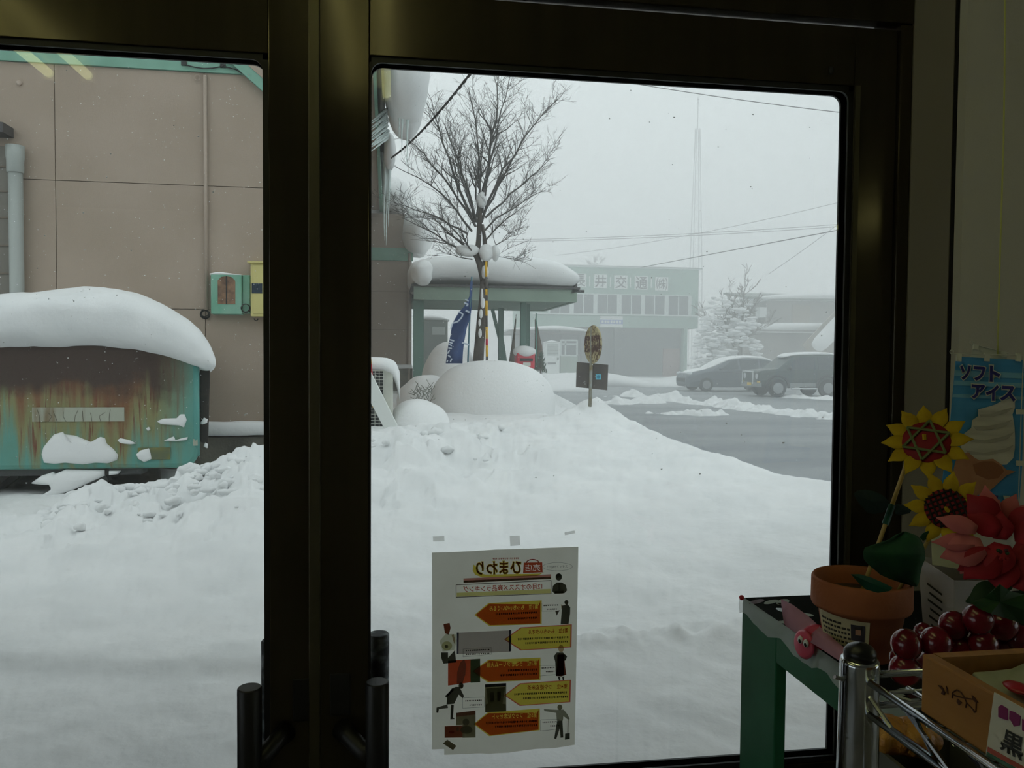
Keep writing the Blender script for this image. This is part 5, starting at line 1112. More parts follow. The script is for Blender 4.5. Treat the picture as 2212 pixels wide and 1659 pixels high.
# printed photographs
q = patch('printed_towel', [(270, 776), (612, 760), (612, 900), (270, 916)], 'print_lilac', po, 0); patch('towel_stripe', [(262, 775), (275, 774), (273, 915), (262, 916)], 'print_navy', q, 1); patch('towel_stripe', [(604, 758), (618, 757), (617, 898), (604, 899)], 'print_navy', q, 1)
q = patch('printed_photo', [(205, 958), (352, 950), (352, 1100), (205, 1122)], 'print_orange', po, .0); patch('photo_dark', [(352, 950), (415, 946), (415, 1100), (352, 1103)], 'print_green', q, .5); patch('photo_oval', [(262, 1110)]+ell(292, 1035, 34, 80, 16)[0:0]+[(265, 1030), (285, 970), (310, 950), (322, 980), (318, 1050), (300, 1105)], 'print_lilac', q, 1.2)
q = patch('printed_photo', [(447, 1113), (585, 1105), (585, 1290), (447, 1296)], 'print_olive', po, 0); patch('photo_sky', [(447, 1113), (585, 1105), (585, 1125), (447, 1133)], 'print_navy', q, 1); patch('photo_bag', [(455, 1140), (580, 1130), (560, 1240), (585, 1245), (585, 1288), (450, 1294), (450, 1245), (466, 1240)], 'print_grey', q, 1.4); patch('bag_mark', [(478, 1165), (505, 1163), (504, 1225), (480, 1228)], 'print_olive', q, 2); patch('bag_mark', [(525, 1162), (550, 1160), (548, 1222), (526, 1224)], 'print_olive', q, 2)
q = patch('printed_photo', [(183, 1387), (300, 1381), (300, 1460), (183, 1462)], 'print_brown', po, 0); patch('photo_spot', ell(228, 1425, 18, 9), 'print_orange', q, 1); patch('photo_spot', ell(268, 1405, 10, 14), 'print_skin', q, 1)
q = patch('printed_photo', [(258, 1300), (385, 1284), (385, 1460), (300, 1462), (300, 1378), (258, 1380)], 'print_olive', po, 1); patch('photo_banner', [(258, 1300), (385, 1284), (385, 1310), (258, 1325)], 'print_pink', q, 2); patch('photo_spot', ell(322, 1360, 22, 22), 'print_grey', q, 2); patch('photo_spot', ell(325, 1410, 40, 26), 'print_grey', q, 2)
# printed staff figures
def figure(parts): 
    r_ = None
    for i, (pts, m) in enumerate(parts):
        if r_ is None: r_ = patch('printed_figure', pts, m, po, 1)
        else: patch('figure_part', pts, m, r_, 1.5+.3*i)
figure([([(890, 470), (915, 448), (948, 448), (975, 465), (982, 500), (965, 518), (900, 522), (885, 505)], 'print_dark'), (ell(928, 412, 21, 24), 'print_dark'), ([(925, 450), (936, 450), (938, 500), (926, 502)], 'print_grey'), ([(900, 505), (960, 500), (958, 520), (903, 522)], 'print_olive'), (ell(920, 415, 4, 2, 8), 'print_white'), (ell(935, 413, 4, 2, 8), 'print_white')])
figure([([(950, 600), (985, 590), (1003, 610), (1002, 650), (992, 720), (940, 722), (945, 660)], 'print_dark'), (ell(978, 577, 13, 15), 'print_dark'), (ell(977, 582, 9, 10), 'print_skin'), ([(942, 590), (955, 600), (950, 625), (945, 620)], 'print_skin')])
figure([([(160, 905), (205, 905), (205, 940), (250, 890), (258, 970), (175, 978), (160, 940)], 'print_dark'), ([(175, 720), (215, 712), (222, 745), (210, 790), (185, 780)], 'print_brown'), ([(190, 785), (255, 785), (262, 830), (245, 890), (170, 900), (150, 830)], 'print_white'), (ell(198, 862, 34, 30), 'print_cream'), (ell(195, 866, 12, 11), 'print_olive'), ([(228, 790), (242, 785), (252, 830), (246, 850)], 'print_skin')])
figure([([(895, 930), (915, 905), (955, 905), (982, 930), (975, 955), (960, 960), (965, 1055), (910, 1060), (905, 965)], 'print_dark'), ([(918, 920), (962, 918), (970, 1000), (978, 1050), (945, 1062), (910, 1058), (918, 1000)], 'print_brown'), (ell(943, 880, 18, 24), 'print_skin'), ([(925, 910), (962, 908), (962, 914), (925, 916)], 'print_white'), ([(920, 1060), (938, 1064), (938, 1088), (930, 1088)], 'print_dark'), ([(950, 1064), (964, 1060), (962, 1088), (954, 1088)], 'print_dark')])
figure([([(255, 1130), (280, 1130), (310, 1190), (300, 1205), (275, 1180), (245, 1240), (195, 1245), (200, 1180), (230, 1140)], 'print_dark'), (ell(290, 1122, 16, 20), 'print_dark'), (ell(291, 1126, 8, 10), 'print_skin'), ([(235, 1140), (245, 1150), (195, 1200), (185, 1190)], 'print_dark'), ([(200, 1245), (205, 1268), (145, 1275), (140, 1300), (128, 1298), (130, 1265)], 'print_dark'), ([(225, 1245), (243, 1248), (238, 1330), (250, 1340), (220, 1342), (222, 1290)], 'print_dark')])
figure([([(915, 1280), (960, 1278), (985, 1310), (1000, 1340), (990, 1345), (958, 1320), (955, 1350), (915, 1350), (912, 1300), (835, 1288), (830, 1275)], 'print_grey'), (ell(935, 1263, 16, 18), 'print_olive'), ([(918, 1350), (952, 1350), (958, 1460), (940, 1462), (935, 1400), (912, 1470), (898, 1468), (908, 1410)], 'print_dark'), ([(986, 1345), (992, 1345), (990, 1435), (984, 1435)], 'print_olive'), ([(970, 1435), (1000, 1432), (1000, 1470), (968, 1475)], 'print_dark')])
mat('tape', (.8, .82, .78, 1), .3, alpha=.28); mat('tape_brown', S(120, 112, 90), .5, trans=.3)
patch('corner_tape', [(172, 1500), (200, 1474), (260, 1515), (238, 1543)], 'tape_brown', po, 3)
for i, (pts, lab) in enumerate((([(106, 148), (180, 145), (182, 178), (108, 180)], 'left bit of clear tape on the pane above the poster'), ([(608, 145), (672, 142), (676, 205), (612, 210)], 'middle square of clear tape above the poster'), ([(966, 122), (1032, 108), (1036, 126), (968, 140)], 'right sliver of clear tape above the poster'))):
    o = MB().prism([PZ(x, z) for x, z in pts], (0, .0004, 0)).build('tape_piece', 'tape'); tag(o, lab, 'tape', 'bits of tape above the poster')

# ================================================================ green display stand by the door
mat('stand_green', S(40, 104, 74), .6, col2=S(32, 90, 62), nscale=5, spec=.25); mat('stand_dark', S(18, 20, 22), .7); mat('vinyl', S(190, 200, 196), .2, alpha=.55)
TZ = 1.02; tl = WZ(1603, 1292, TZ); xT, yT = tl.x, tl.y; XT2 = 1.75; YT2 = yT-.62
t = thing('display_stand', 'green display stand with flowered cloth top beside the door', 'stand', (xT+.3, (yT+YT2)/2, 0))
MB().box((xT+.004, YT2, TZ-.02), (XT2, yT, TZ)).build('top_board', 'stand_dark', t)
MB().box((xT, YT2, TZ-.075), (xT+.02, yT-.145, TZ-.002)).build('side_apron', 'stand_green', t, bevel=.002)
MB().box((xT, yT-.144, 0), (xT+.022, yT, TZ-.002)).build('leg', 'stand_green', t, bevel=.003)
MB().box((xT, YT2, 0), (xT+.022, YT2+.03, TZ-.076)).build('leg', 'stand_green', t, bevel=.003)
MB().box((XT2-.05, YT2, 0), (XT2, YT2+.05, TZ-.02)).build('leg', 'stand_green', t); MB().box((XT2-.05, yT-.05, 0), (XT2, yT, TZ-.02)).build('leg', 'stand_green', t)
MB().box((xT+.3, YT2+.05, .32), (XT2-.05, yT-.02, .34)).build('lower_shelf', 'stand_green', t)
k = MB(); n = 40
for i in range(n+1):
    y = yT+.002-(yT-YT2)*i/n; w = .0015*math.sin(i*1.3)+.001*math.sin(i*3.1)
    k.v += [Vector((xT-.003, y, TZ+.006)), Vector((xT-.006-abs(w), y, TZ-.012+w)), Vector((xT-.004-abs(w)*.5, y, TZ-.030+w*1.4+.006*math.sin(i*.7)))]
for i in range(n):
    for j in range(2): k.f.append((i*3+j, i*3+j+1, i*3+j+4, i*3+j+3))
k.build('vinyl_edge', 'vinyl', t, smooth=True)
mat('cloth_black', S(26, 30, 32), .95, spec=.1); mat('petal_print', S(168, 180, 172), .7); mat('print_leaf', S(26, 92, 66), .3); mat('maroon', S(74, 28, 36), .6)
cl = MB().box((xT+.002, YT2, TZ), (XT2, yT-.004, TZ+.002)).build('cloth', 'cloth_black', t)
rr = random.Random(4)
for i in range(46):
    x = xT+.01+rr.random()*.55; y = yT-.01-rr.random()*.5; a = rr.random()*PI; l, w = rr.uniform(.014, .026), rr.uniform(.007, .012)
    pts = [(x+l*math.cos(q)*math.cos(a)-w*math.sin(q)*math.sin(a), y+l*math.cos(q)*math.sin(a)+w*math.sin(q)*math.cos(a), TZ+.0022) for q in [2*PI*j/10 for j in range(10)]]
    MB().prism(pts, (0, 0, .0004)).build('printed_petal', ('petal_print', 'petal_print', 'print_leaf', 'maroon')[i % 4], cl)
o = MB().blob(WZ(1602, 1293, TZ+.008)+Vector((0, 0, .002)), (.005, .005, .005), 10, 8).build('push_pin', 'red_paint', smooth=True); tag(o, 'red push pin on the back corner of the green stand', 'pin')
# pink paper card clipped to the stand
mat('pink_paper', S(206, 150, 166), .8, trans=.3); mat('clip_pink', S(226, 92, 122), .4); mat('clip_rose', S(214, 60, 92), .35); mat('eye_white', S(230, 232, 230), .3)
k = MB(); top = [(1687, 1294), (1712, 1306), (1745, 1330), (1780, 1362), (1815, 1392), (1850, 1418), (1888, 1440)]; bot = [(1690, 1322), (1694, 1350), (1728, 1374), (1768, 1398), (1808, 1424), (1845, 1448), (1880, 1470)]
n = len(top)
yy_ = [yT-.045-.05*i for i in range(n)]
for i in range(n):
    k.v += [WX(*top[i], xT+.040-.013*i), WX(*bot[i], xT+.018-.0125*i)]
for i in range(n-1): k.f.append((2*i, 2*i+1, 2*i+3, 2*i+2))
o = k.build('paper_card', 'pink_paper', smooth=True, solid=.0006); tag(o, 'pale pink paper leaning along the stand edge before the pot', 'paper')
cc = WX(1735, 1390, xT-.004); t = thing('novelty_clip', 'pink round clip with googly eyes on the stand edge', 'clip', cc-Vector((0, 0, .03)))
MB().lathe([(0, -.004), (.019, -.004), (.0235, 0), (.019, .004), (0, .004)], WX(1737, 1392, xT-.016), 24, (-1, -.25, .1)).build('front_disc', 'clip_pink', t, smooth=True)
MB().lathe([(0, -.004), (.022, -.004), (.026, 0), (.022, .004), (0, .004)], WX(1765, 1383, xT+.002), 24, (-.7, -.8, .1)).build('back_disc', 'clip_rose', t, smooth=True)
MB().bar(WX(1740, 1400, xT-.008), WX(1765, 1396, xT+.02), .012, .012).build('spring', 'clip_rose', t)
for px, py in ((1729, 1382), (1741, 1390)):
    p = WX(px, py, xT-.022); e = MB().blob(p, (.004, .0062, .0066), 12, 8).build('googly_eye', 'eye_white', t, smooth=True); MB().blob(p+Vector((-.0022, -.0022, -.001)), (.0022, .0032, .0036), 10, 6).build('pupil', 'stand_dark', e, smooth=True)

# ================================================================ terracotta pot with sunflowers
mat('terracotta', S(168, 98, 60), .75, col2=S(150, 84, 50), nscale=9, bump=.1, bscale=80); mat('pot_soil', S(84, 66, 46), .9); mat('felt_green', S(20, 66, 44), .8, col2=S(26, 80, 44), nscale=40); mat('felt_dark', S(10, 36, 32), .85); mat('felt_yellow', S(196, 164, 8), .8, col2=S(180, 146, 6), nscale=40); mat('disc_red', S(140, 16, 30), .7); mat('pipe_green', S(110, 122, 74), .9); mat('lattice_dark', S(34, 26, 22), .9); mat('stick_bamboo', S(184, 156, 84), .5); mat('tape_green', S(10, 74, 58), .5)
pc = WZ(1857, 1412, TZ+.002); pc = Vector((pc.x, pc.y, TZ+.002)); RR = .076
t = thing('flower_pot', 'terracotta flower pot with paper note on the green stand', 'flower pot', pc)
MB().lathe([(.0, 0), (.050, 0), (.053, .004), (.066, .078), (.0745, .079), (.0765, .084), (RR, .122), (.0735, .126), (.069, .122), (.066, .10), (.060, .095), (.0, .095)], pc, 48).build('pot', 'terracotta', t, smooth=True)
MB().lathe([(0, .0955), (.061, .0955), (.061, .098), (0, .100)], pc, 32).build('moss_filling', 'pot_soil', t, smooth=True)
mat('note_paper', S(206, 196, 158), .8); mat('note_ink', S(52, 48, 44), .8); mat('note_photo', S(60, 56, 66), .6); mat('skin_tone', S(176, 132, 104), .7)
def potpt(a, h, e=.0012):                    # point on the pot wall; a in degrees from the camera-facing side
    d = (CAM-pc); b = math.atan2(d.y, d.x)+math.radians(a); r = np.interp(h, [.004, .078], [.053, .066])+e; return pc+Vector((math.cos(b)*r, math.sin(b)*r, h))
def potpatch(name, a0, a1, h0, h1, m, par, e, tilt=0.0):
    k = MB(); nn = 10
    for i in range(nn+1): a = a0+(a1-a0)*i/nn; k.v += [potpt(a, h0+tilt*(i/nn), e), potpt(a, h1+tilt*(i/nn), e)]
    for i in range(nn): k.f.append((2*i, 2*i+2, 2*i+3, 2*i+1))
    return k.build(name, m, par, smooth=True)
nt_ = potpatch('paper_note', -68, 12, .012, .076, 'note_paper', t, .0012, -.004)
for r_ in range(6):
    h = .062-.0075*r_; a = -60
    while a < (-14 if r_ > 0 else -30):
        w = random.uniform(2.5, 6); potpatch('note_text', a, a+w, h, h+.0035, 'note_ink', nt_, .0018); a += w+1.6
ph_ = potpatch('portrait_photo', -12, 6, .040, .066, 'note_photo', nt_, .002); potpatch('portrait_face', -6, 1, .050, .060, 'skin_tone', ph_, .0026); potpatch('portrait_hair', -7, 2, .059, .063, 'note_ink', ph_, .0028)
potpatch('note_text', -20, 4, .018, .0195, 'note_ink', nt_, .0018)
def basis(n_):
    n_ = n_.normalized(); u_ = Vector((0, 0, 1)).cross(n_).normalized(); return n_, u_, n_.cross(u_)
def petalmesh(k, c, dirv, side, nrm, l, w, cup=.15, n=6):
    base = len(k.v)
    for i in range(n+1):
        f = i/n; ww = w*max(.04, (math.sin(PI*(f*.80+.16))*(1-f**5)) if f < 1 else .04)
        p = c+dirv*l*f+nrm*(cup*l*math.sin(f*2.2)*.5)
        k.v += [p-side*ww+nrm*ww*.10, p-nrm*ww*.12, p+side*ww+nrm*ww*.10]
    for i in range(n):
        for j in range(2): a = base+i*3+j; k.f.append((a, a+1, a+4, a+3))
def sunflower(cpx, cpy, D, Rp, rd_, npet, a0, label, star, tilt=.25):
    c = W(cpx, cpy, D); n_, u_, v_ = basis((CAM-c)+Vector((-.15, 0, tilt)))
    t = thing('felt_sunflower', label, 'artificial flower', c-Vector((0, 0, .05)), 'felt sunflowers in the pot')
    for i in range(npet):
        a = a0+2*PI*i/npet; d = u_*math.cos(a)+v_*math.sin(a); s = n_.cross(d); k = MB(); petalmesh(k, c+d*rd_*.75-n_*.002*(i % 2), d, s, n_, Rp-rd_*.75, Rp*.185, .25)
        k.build('petal', 'felt_yellow', t, smooth=True, solid=.0012)
    dsk = MB().lathe([(0, -.004), (rd_*.96, -.004), (rd_, 0), (rd_*.94, .004), (rd_*.5, .006), (0, .007)], c, 32, n_).build('centre_disc', 'disc_red', t, smooth=True)
    ctr = c+n_*.0085
    if star:
        for off in (0, PI):
            P3 = [ctr+(u_*math.sin(off+2*PI*i/3+.1)+v_*math.cos(off+2*PI*i/3+.1))*rd_*.97 for i in range(3)]
            for i in range(3): MB().tube([P3[i], P3[(i+1) % 3]], .0022, 6).build('pipe_cleaner', 'pipe_green', t)
        MB().tube([ctr-u_*.002, ctr-u_*.003+n_*.004+v_*.008], .0032, 6).build('stigma', 'felt_yellow', t)
    else:
        for ang in (.5, 2.0):
            d = u_*math.cos(ang)+v_*math.sin(ang); s = n_.cross(d)
            for i in range(-3, 4):
                q = i/4; h_ = math.sqrt(max(0, 1-q*q))*rd_*.97; MB().tube([ctr+s*rd_*q-d*h_-n_*.003, ctr+s*rd_*q-n_*.0005, ctr+s*rd_*q+d*h_-n_*.003], .0016, 5).build('lattice_cord', 'lattice_dark', t)
        MB().tube([ctr, ctr+n_*.012-v_*.006+u_*.004], .003, 6).build('stigma', 'felt_yellow', t)
    return t, c
s1, c1 = sunflower(2001, 955, 1.30, .067, .037, 12, .12, 'upper felt sunflower with a star of green pipe cleaners', True, .80)
s2, c2 = sunflower(2044, 1099, 1.24, .060, .031, 11, .3, 'lower felt sunflower with dark lattice partly behind pink petals', False)
a, b = Vector((WZ(1850, 1300, TZ+.09).x, pc.y-.01, TZ+.085)), W(1958, 1002, 1.335)
MB().tube([a, b, c1-(CAM-c1).normalized()*.016], [.0035, .0035, .003], 8).build('stick', 'stick_bamboo', s1, smooth=True)
MB().tube([a.lerp(b, .56), a.lerp(b, .70)], .0055, 8).build('tape_wrap', 'tape_green', s1)
a2 = Vector((pc.x+.05, pc.y-.005, TZ+.085)); MB().tube([a2, a2.lerp(c2, .5)+Vector((.005, .004, 0)), c2-(CAM-c2).normalized()*.004], .003, 8).build('stick', 'stick_bamboo', s2, smooth=True)
def leafpoly(name, pts, D, m, label, par=None, fold=0.0):
    P_ = [W(x, y, D+fold*math.sin((x-pts[0][0])*.05)) for x, y in pts]; c = sum(P_, Vector())/len(P_)+(CAM-sum(P_, Vector())/len(P_)).normalized()*abs(fold)*.6; k = MB(); k.v = [c]+P_
    for i in range(len(P_)): k.f.append((0, 1+i, 1+(i+1) % len(P_)))
    return k.build(name, m, par, smooth=False, solid=.001)
z4 = lambda L: [(1820+x/5.53, 980+y/5.53) for x, y in L]
heart = z4([(250, 1170), (270, 1120), (400, 1075), (520, 1060), (580, 1010), (640, 960), (740, 930), (850, 950), (930, 1020), (970, 1100), (985, 1180), (985, 1260), (950, 1330), (930, 1420), (910, 1540), (880, 1590), (760, 1560), (620, 1510), (480, 1470), (400, 1400), (310, 1330), (255, 1260)])
k = MB(); rowsz = 9                                          # big heart leaf folded over a horizontal crease
ys_ = [p[1] for p in heart]; y0_, y1_2 = min(ys_), max(ys_)
def span(y):
    xs_ = []
    for (xa1, ya1), (xb1, yb1) in zip(heart, heart[1:]+heart[:1]):
        if (ya1-y)*(yb1-y) < 0: xs_.append(xa1+(xb1-xa1)*(y-ya1)/(yb1-ya1))
    return (min(xs_), max(xs_)) if xs_ else None
rows_ = []
for i in range(15):
    y = y0_+.5+(y1_2-y0_-1)*i/14; s = span(y); f = i/14; dd = 1.20+.030*abs(f-.40)*2.0
    rows_.append([W(s[0]+(s[1]-s[0])*j/8, y, dd+.006*math.sin(j*.8)) for j in range(9)])
for r_ in rows_: k.v += r_
for i in range(14):
    for j in range(8): q = i*9+j; k.f.append((q, q+1, q+10, q+9))
k.build('heart_leaf', 'felt_green', s1, smooth=True, solid=.001)
leafpoly('felt_leaf', z4([(100, 1440), (200, 1440), (340, 1480), (480, 1540), (600, 1600), (560, 1640), (420, 1660), (280, 1620), (190, 1540)]), 1.185, 'tape_green', None, s1, .004)
leafpoly('felt_leaf', z4([(130, 480), (180, 440), (270, 430), (380, 450), (480, 500), (560, 570), (540, 640), (480, 700), (380, 720), (290, 700), (200, 600)]), 1.30, 'felt_dark', None, s1, .006)
leafpoly('felt_leaf', z4([(640, 600), (720, 610), (830, 660), (800, 710), (700, 730), (630, 720)]), 1.305, 'felt_dark', None, s1, .004)
leafpoly('felt_leaf', z4([(920, 1000), (960, 950), (1070, 900), (1040, 1000), (960, 1040)]), 1.24, 'tape_green', None, s2, .003)

# ================================================================ paper-wrapped poinsettia
mat('wrap_white', S(196, 190, 190), .8, col2=S(178, 174, 172), nscale=10); mat('wrap_photo', S(96, 100, 72), .6, col2=S(150, 160, 130), nscale=60); mat('wrap_cream', S(206, 206, 168), .8); mat('petal_pink', S(222, 132, 128), .7, col2=S(206, 108, 108), nscale=20, trans=.2); mat('petal_red', S(168, 14, 34), .7, col2=S(140, 10, 26), nscale=20); mat('poin_leaf', S(34, 74, 34), .6, col2=S(26, 60, 28), nscale=14)
wc = WZ(2080, 1395, TZ+.002); WB = Vector((wc.x, wc.y, TZ+.002))
t = thing('paper_wrapped_plant', 'pink and red artificial poinsettia in white printed wrapping', 'artificial plant', WB)
k = MB(); prof = [(-.055, -.045), (.055, -.04), (.06, .045), (-.05, .05)]
H = [.125, .118, .125, .14]
lowp = [WB+Vector((x*.82, y*.82, 0)) for x, y in prof]; hip = [WB+Vector((x, y, H[i])) for i, (x, y) in enumerate(prof)]
for i in range(4): k.quad(lowp[i], lowp[(i+1) % 4], hip[(i+1) % 4], hip[i])
k.quad(*lowp[::-1]); wp = k.build('wrapping', 'wrap_white', t, solid=.0012)
f_ = lambda u, v: lowp[0].lerp(lowp[1], u).lerp(hip[0].lerp(hip[1], u), v)+Vector((0, -.0018, 0))
MB().quad(f_(.34, .42), f_(.98, .36), f_(.98, .78), f_(.34, .84)).build('printed_picture', 'wrap_photo', wp); MB().quad(f_(.34, .36), f_(.98, .30), f_(.98, .35), f_(.34, .41)).build('yellow_strip', 'felt_yellow', wp)
g_ = lambda u, v: lowp[3].lerp(lowp[0], u).lerp(hip[3].lerp(hip[0], u), v)+Vector((-.002, 0, 0))
for i in range(7): MB().quad(g_(.25+.06*(i % 2), .12+.1*i), g_(.7, .10+.1*i), g_(.7, .13+.1*i), g_(.25+.06*(i % 2), .15+.1*i)).build('small_print', 'note_ink', wp)
k = MB(); k.quad(hip[3]+Vector((.012, -.02, -.01)), hip[2]+Vector((-.01, -.02, -.01)), hip[2]+Vector((0, 0, .07)), hip[3]+Vector((.02, 0, .085))); k.build('wrapping_back', 'wrap_cream', t, solid=.001)
PD = 1.02
def pet(px, py, ang, l, w, m, dz=0.0, cup=.3, nm='bract'):
    c = W(px, py, PD+dz); n_, u_, v_ = basis((CAM-c)+Vector((-.1, 0, .2))); a = math.radians(ang); d = u_*math.cos(a)-v_*math.sin(a)*-1; k = MB(); petalmesh(k, c, d, n_.cross(d), n_, l*PD/FPX, w*PD/FPX, cup); k.build(nm, m, t, smooth=True, solid=.0008)
# angle: 0 right, 90 up
for px, py, an, l, w, m, dz in ((2140, 1125, 100, 78, 24, 'petal_pink', .03), (2125, 1130, 62, 62, 22, 'petal_pink', .035), (2170, 1120, 70, 60, 20, 'petal_pink', .03), (2190, 1130, 55, 58, 18, 'petal_pink', .03), (2110, 1145, 168, 80, 20, 'petal_pink', .0), (2105, 1172, 188, 82, 20, 'petal_pink', .0), (2125, 1180, 205, 88, 36, 'petal_pink', -.005), (2118, 1195, 235, 62, 26, 'petal_pink', 0),
                               (2150, 1130, 135, 80, 34, 'petal_red', .012), (2160, 1150, 155, 70, 26, 'petal_red', .0), (2165, 1175, 262, 80, 32, 'petal_red', -.01), (2150, 1195, 230, 85, 38, 'petal_red', -.012), (2165, 1205, 272, 78, 34, 'petal_red', -.012), (2180, 1205, 305, 90, 36, 'petal_red', -.012), (2190, 1180, 335, 90, 32, 'petal_red', -.005), (2190, 1155, 10, 80, 30, 'petal_red', .0), (2185, 1140, 45, 70, 26, 'petal_red', .01), (2160, 1165, 90, 60, 26, 'petal_red', .0), (2130, 1205, 215, 62, 28, 'petal_red', -.006)):
    pet(px, py, an, l, w, m, dz)
for i in range(7): c = W(2165+random.uniform(-16, 16), 1195+random.uniform(-16, 14), PD-.03); MB().blob(c, (.0024, .0024, .0026), 8, 6).build('berry_centre', ('petal_red', 'maroon', 'poin_leaf')[i % 3], t, smooth=True)
pet(2170, 1280, 205, 80, 34, 'poin_leaf', .02, .15, 'green_leaf'); pet(2190, 1290, 330, 90, 40, 'poin_leaf', .0, .15, 'green_leaf'); pet(2150, 1275, 60, 60, 24, 'poin_leaf', .03, .15, 'green_leaf')
MB().tube([WB+Vector((.03, 0, .02)), W(2165, 1290, PD+.03), W(2162, 1180, PD+.01)], .004, 8).build('stem', 'poin_leaf', t, smooth=True)

# ================================================================ bunch of red grapes
mat('grape_red', S(112, 8, 28), .22, col2=S(88, 6, 22), nscale=20, coat=.3)
GD = .92
t = thing('grape_bunch', 'bunch of large glossy red artificial grapes behind the wooden tray', 'grapes', W(2020, 1482, GD))
for i, (px, py, r_, dd) in enumerate(((1958, 1392, 32, 0), (1955, 1448, 33, .0), (2022, 1388, 33, .0), (2060, 1352, 31, .02), (2112, 1338, 32, .0), (2075, 1402, 30, .02), (2124, 1392, 30, .0), (1995, 1366, 20, .05), (2010, 1440, 32, .03), (2165, 1352, 32, .02), (2168, 1404, 32, .03), (2200, 1380, 30, .02), (1940, 1420, 18, .06), (2060, 1440, 30, .04), (2110, 1440, 30, .05))):
    c = W(px, py, GD+dd); q = r_*(GD+dd)/FPX; MB().blob(c, (q, q, q*1.05), 20, 14).build('grape', 'grape_red', t, smooth=True)
MB().tube([W(2040, 1370, GD+.04), W(2110, 1350, GD+.05), W(2180, 1320, GD+.05)], .003, 6).build('stalk', 'poin_leaf', t, smooth=True)
k = MB(); c = W(2160, 1300, GD-.01); P_ = [W(x, y, GD-.01+.01*math.sin(i*1.7)) for i, (x, y) in enumerate(((2095, 1300), (2125, 1292), (2142, 1278), (2160, 1262), (2180, 1276), (2212, 1285), (2250, 1300), (2235, 1325), (2205, 1345), (2170, 1335), (2140, 1325), (2115, 1315)))]
k.v = [c]+P_
for i in range(len(P_)): k.f.append((0, 1+i, 1+(i+1) % len(P_)))
k.build('vine_leaf', 'poin_leaf', t, solid=.001)

# ================================================================ chrome wire rack
mat('chrome', S(196, 200, 204), .14, 1.0); mat('cap_black', S(22, 24, 28), .35)
RD = .66; pp = W(1857, 1440, RD); rx, ry = pp.x, pp.y
zc1 = WY(1857, 1422, ry).z; z1r = WX(1852, 1456, rx).z; z2r = WX(1852, 1524, rx).z
t = thing('wire_rack', 'chrome wire shelf rack with black capped post', 'rack', (rx, ry, 0))
MB().tube([(rx, ry, 0), (rx, ry, zc1-.115)], .0125, 24).build('post', 'chrome', t, smooth=True); 
for i in range(10): MB().lathe([(.0127, -.0008), (.0130, 0), (.0127, .0008)], (rx, ry, zc1-.135-.026*i), 24).build('post_ring', 'chrome', t)
cl_ = MB().lathe([(.0125, -.116), (.0155, -.114), (.0165, -.10), (.0155, -.004), (.0148, 0), (.0125, 0)], (rx, ry, zc1), 32).build('collar', 'chrome', t, smooth=True)
MB().lathe([(.0128, 0), (.0128, .006), (.010, .010), (.005, .0125), (0, .013)], (rx, ry, zc1), 24).build('cap', 'cap_black', t, smooth=True)
YB = ry-.42; XB = rx+.5
def rail(a, b, r=.0030, nm='rail'): MB().tube([a, b], r, 8).build(nm, 'chrome', t, smooth=True)
e0 = .010
rail((rx, ry-e0, z1r), (rx, YB, z1r)); rail((rx, ry-e0, z2r), (rx, YB, z2r)); rail((rx+e0, ry, z1r), (XB, ry, z1r)); rail((rx+e0, ry, z2r), (XB, ry, z2r))
rail((rx+.030, ry-.02, z1r-.004), (rx+.030, YB, z1r-.004), .0022)
def zig(a, b, n, nm):
    k = []
    for i in range(n): 
        f = (i+.35)/n; g = (i+.85)/n; k += [a.lerp(b, f-.12)+Vector((0, 0, z1r)), a.lerp(b, f+.02)+Vector((0, 0, z2r+.002)), a.lerp(b, f+.14)+Vector((0, 0, z2r+.004)), a.lerp(b, g)+Vector((0, 0, z1r-.002))]
    MB().tube(k, .0020, 6).build(nm, 'chrome', t)
zig(Vector((rx, ry-.012, 0)), Vector((rx, YB, 0)), 6, 'zigzag_brace'); zig(Vector((rx+.012, ry, 0)), Vector((XB, ry, 0)), 7, 'zigzag_brace')
for i in range(1, 15): 
    y = ry-.42*i/15; rail((rx, y, z1r-.003), (XB, y, z1r-.003), .0016, 'shelf_wire')
for x, y in ((XB, ry), (rx, YB), (XB, YB)):
    MB().tube([(x, y, 0), (x, y, zc1)], .0125, 16).build('post', 'chrome', t, smooth=True)
# wooden tray on the rack
mat('wood_box', S(172, 122, 62), .6, col2=S(156, 106, 50), nscale=7, stretch=(12, 1, 6), bump=.05); mat('burn_mark', S(70, 36, 22), .8)
bx0 = rx+.004; by1 = WX(1990, 1480, bx0).y; zb0 = z1r+.0016; zb1 = WX(1992, 1412, bx0).z; L_b = .24; bw2 = .19; th = .009
t = thing('wooden_tray', 'small wooden tray box with burnt flower mark on the wire rack', 'tray', (bx0+bw2/2, by1-L_b/2, zb0))
MB().box((bx0, by1-L_b, zb0), (bx0+th, by1, zb1)).build('side_board', 'wood_box', t, bevel=.0015); MB().box((bx0+bw2-th, by1-L_b, zb0), (bx0+bw2, by1, zb1)).build('side_board', 'wood_box', t, bevel=.0015)
MB().box((bx0+th, by1-L_b, zb0), (bx0+bw2-th, by1-L_b+th, zb1)).build('end_board', 'wood_box', t, bevel=.0015); MB().box((bx0+th, by1-L_b+th, zb0), (bx0+bw2-th, by1-th, zb0+.006)).build('base_board', 'wood_box', t)
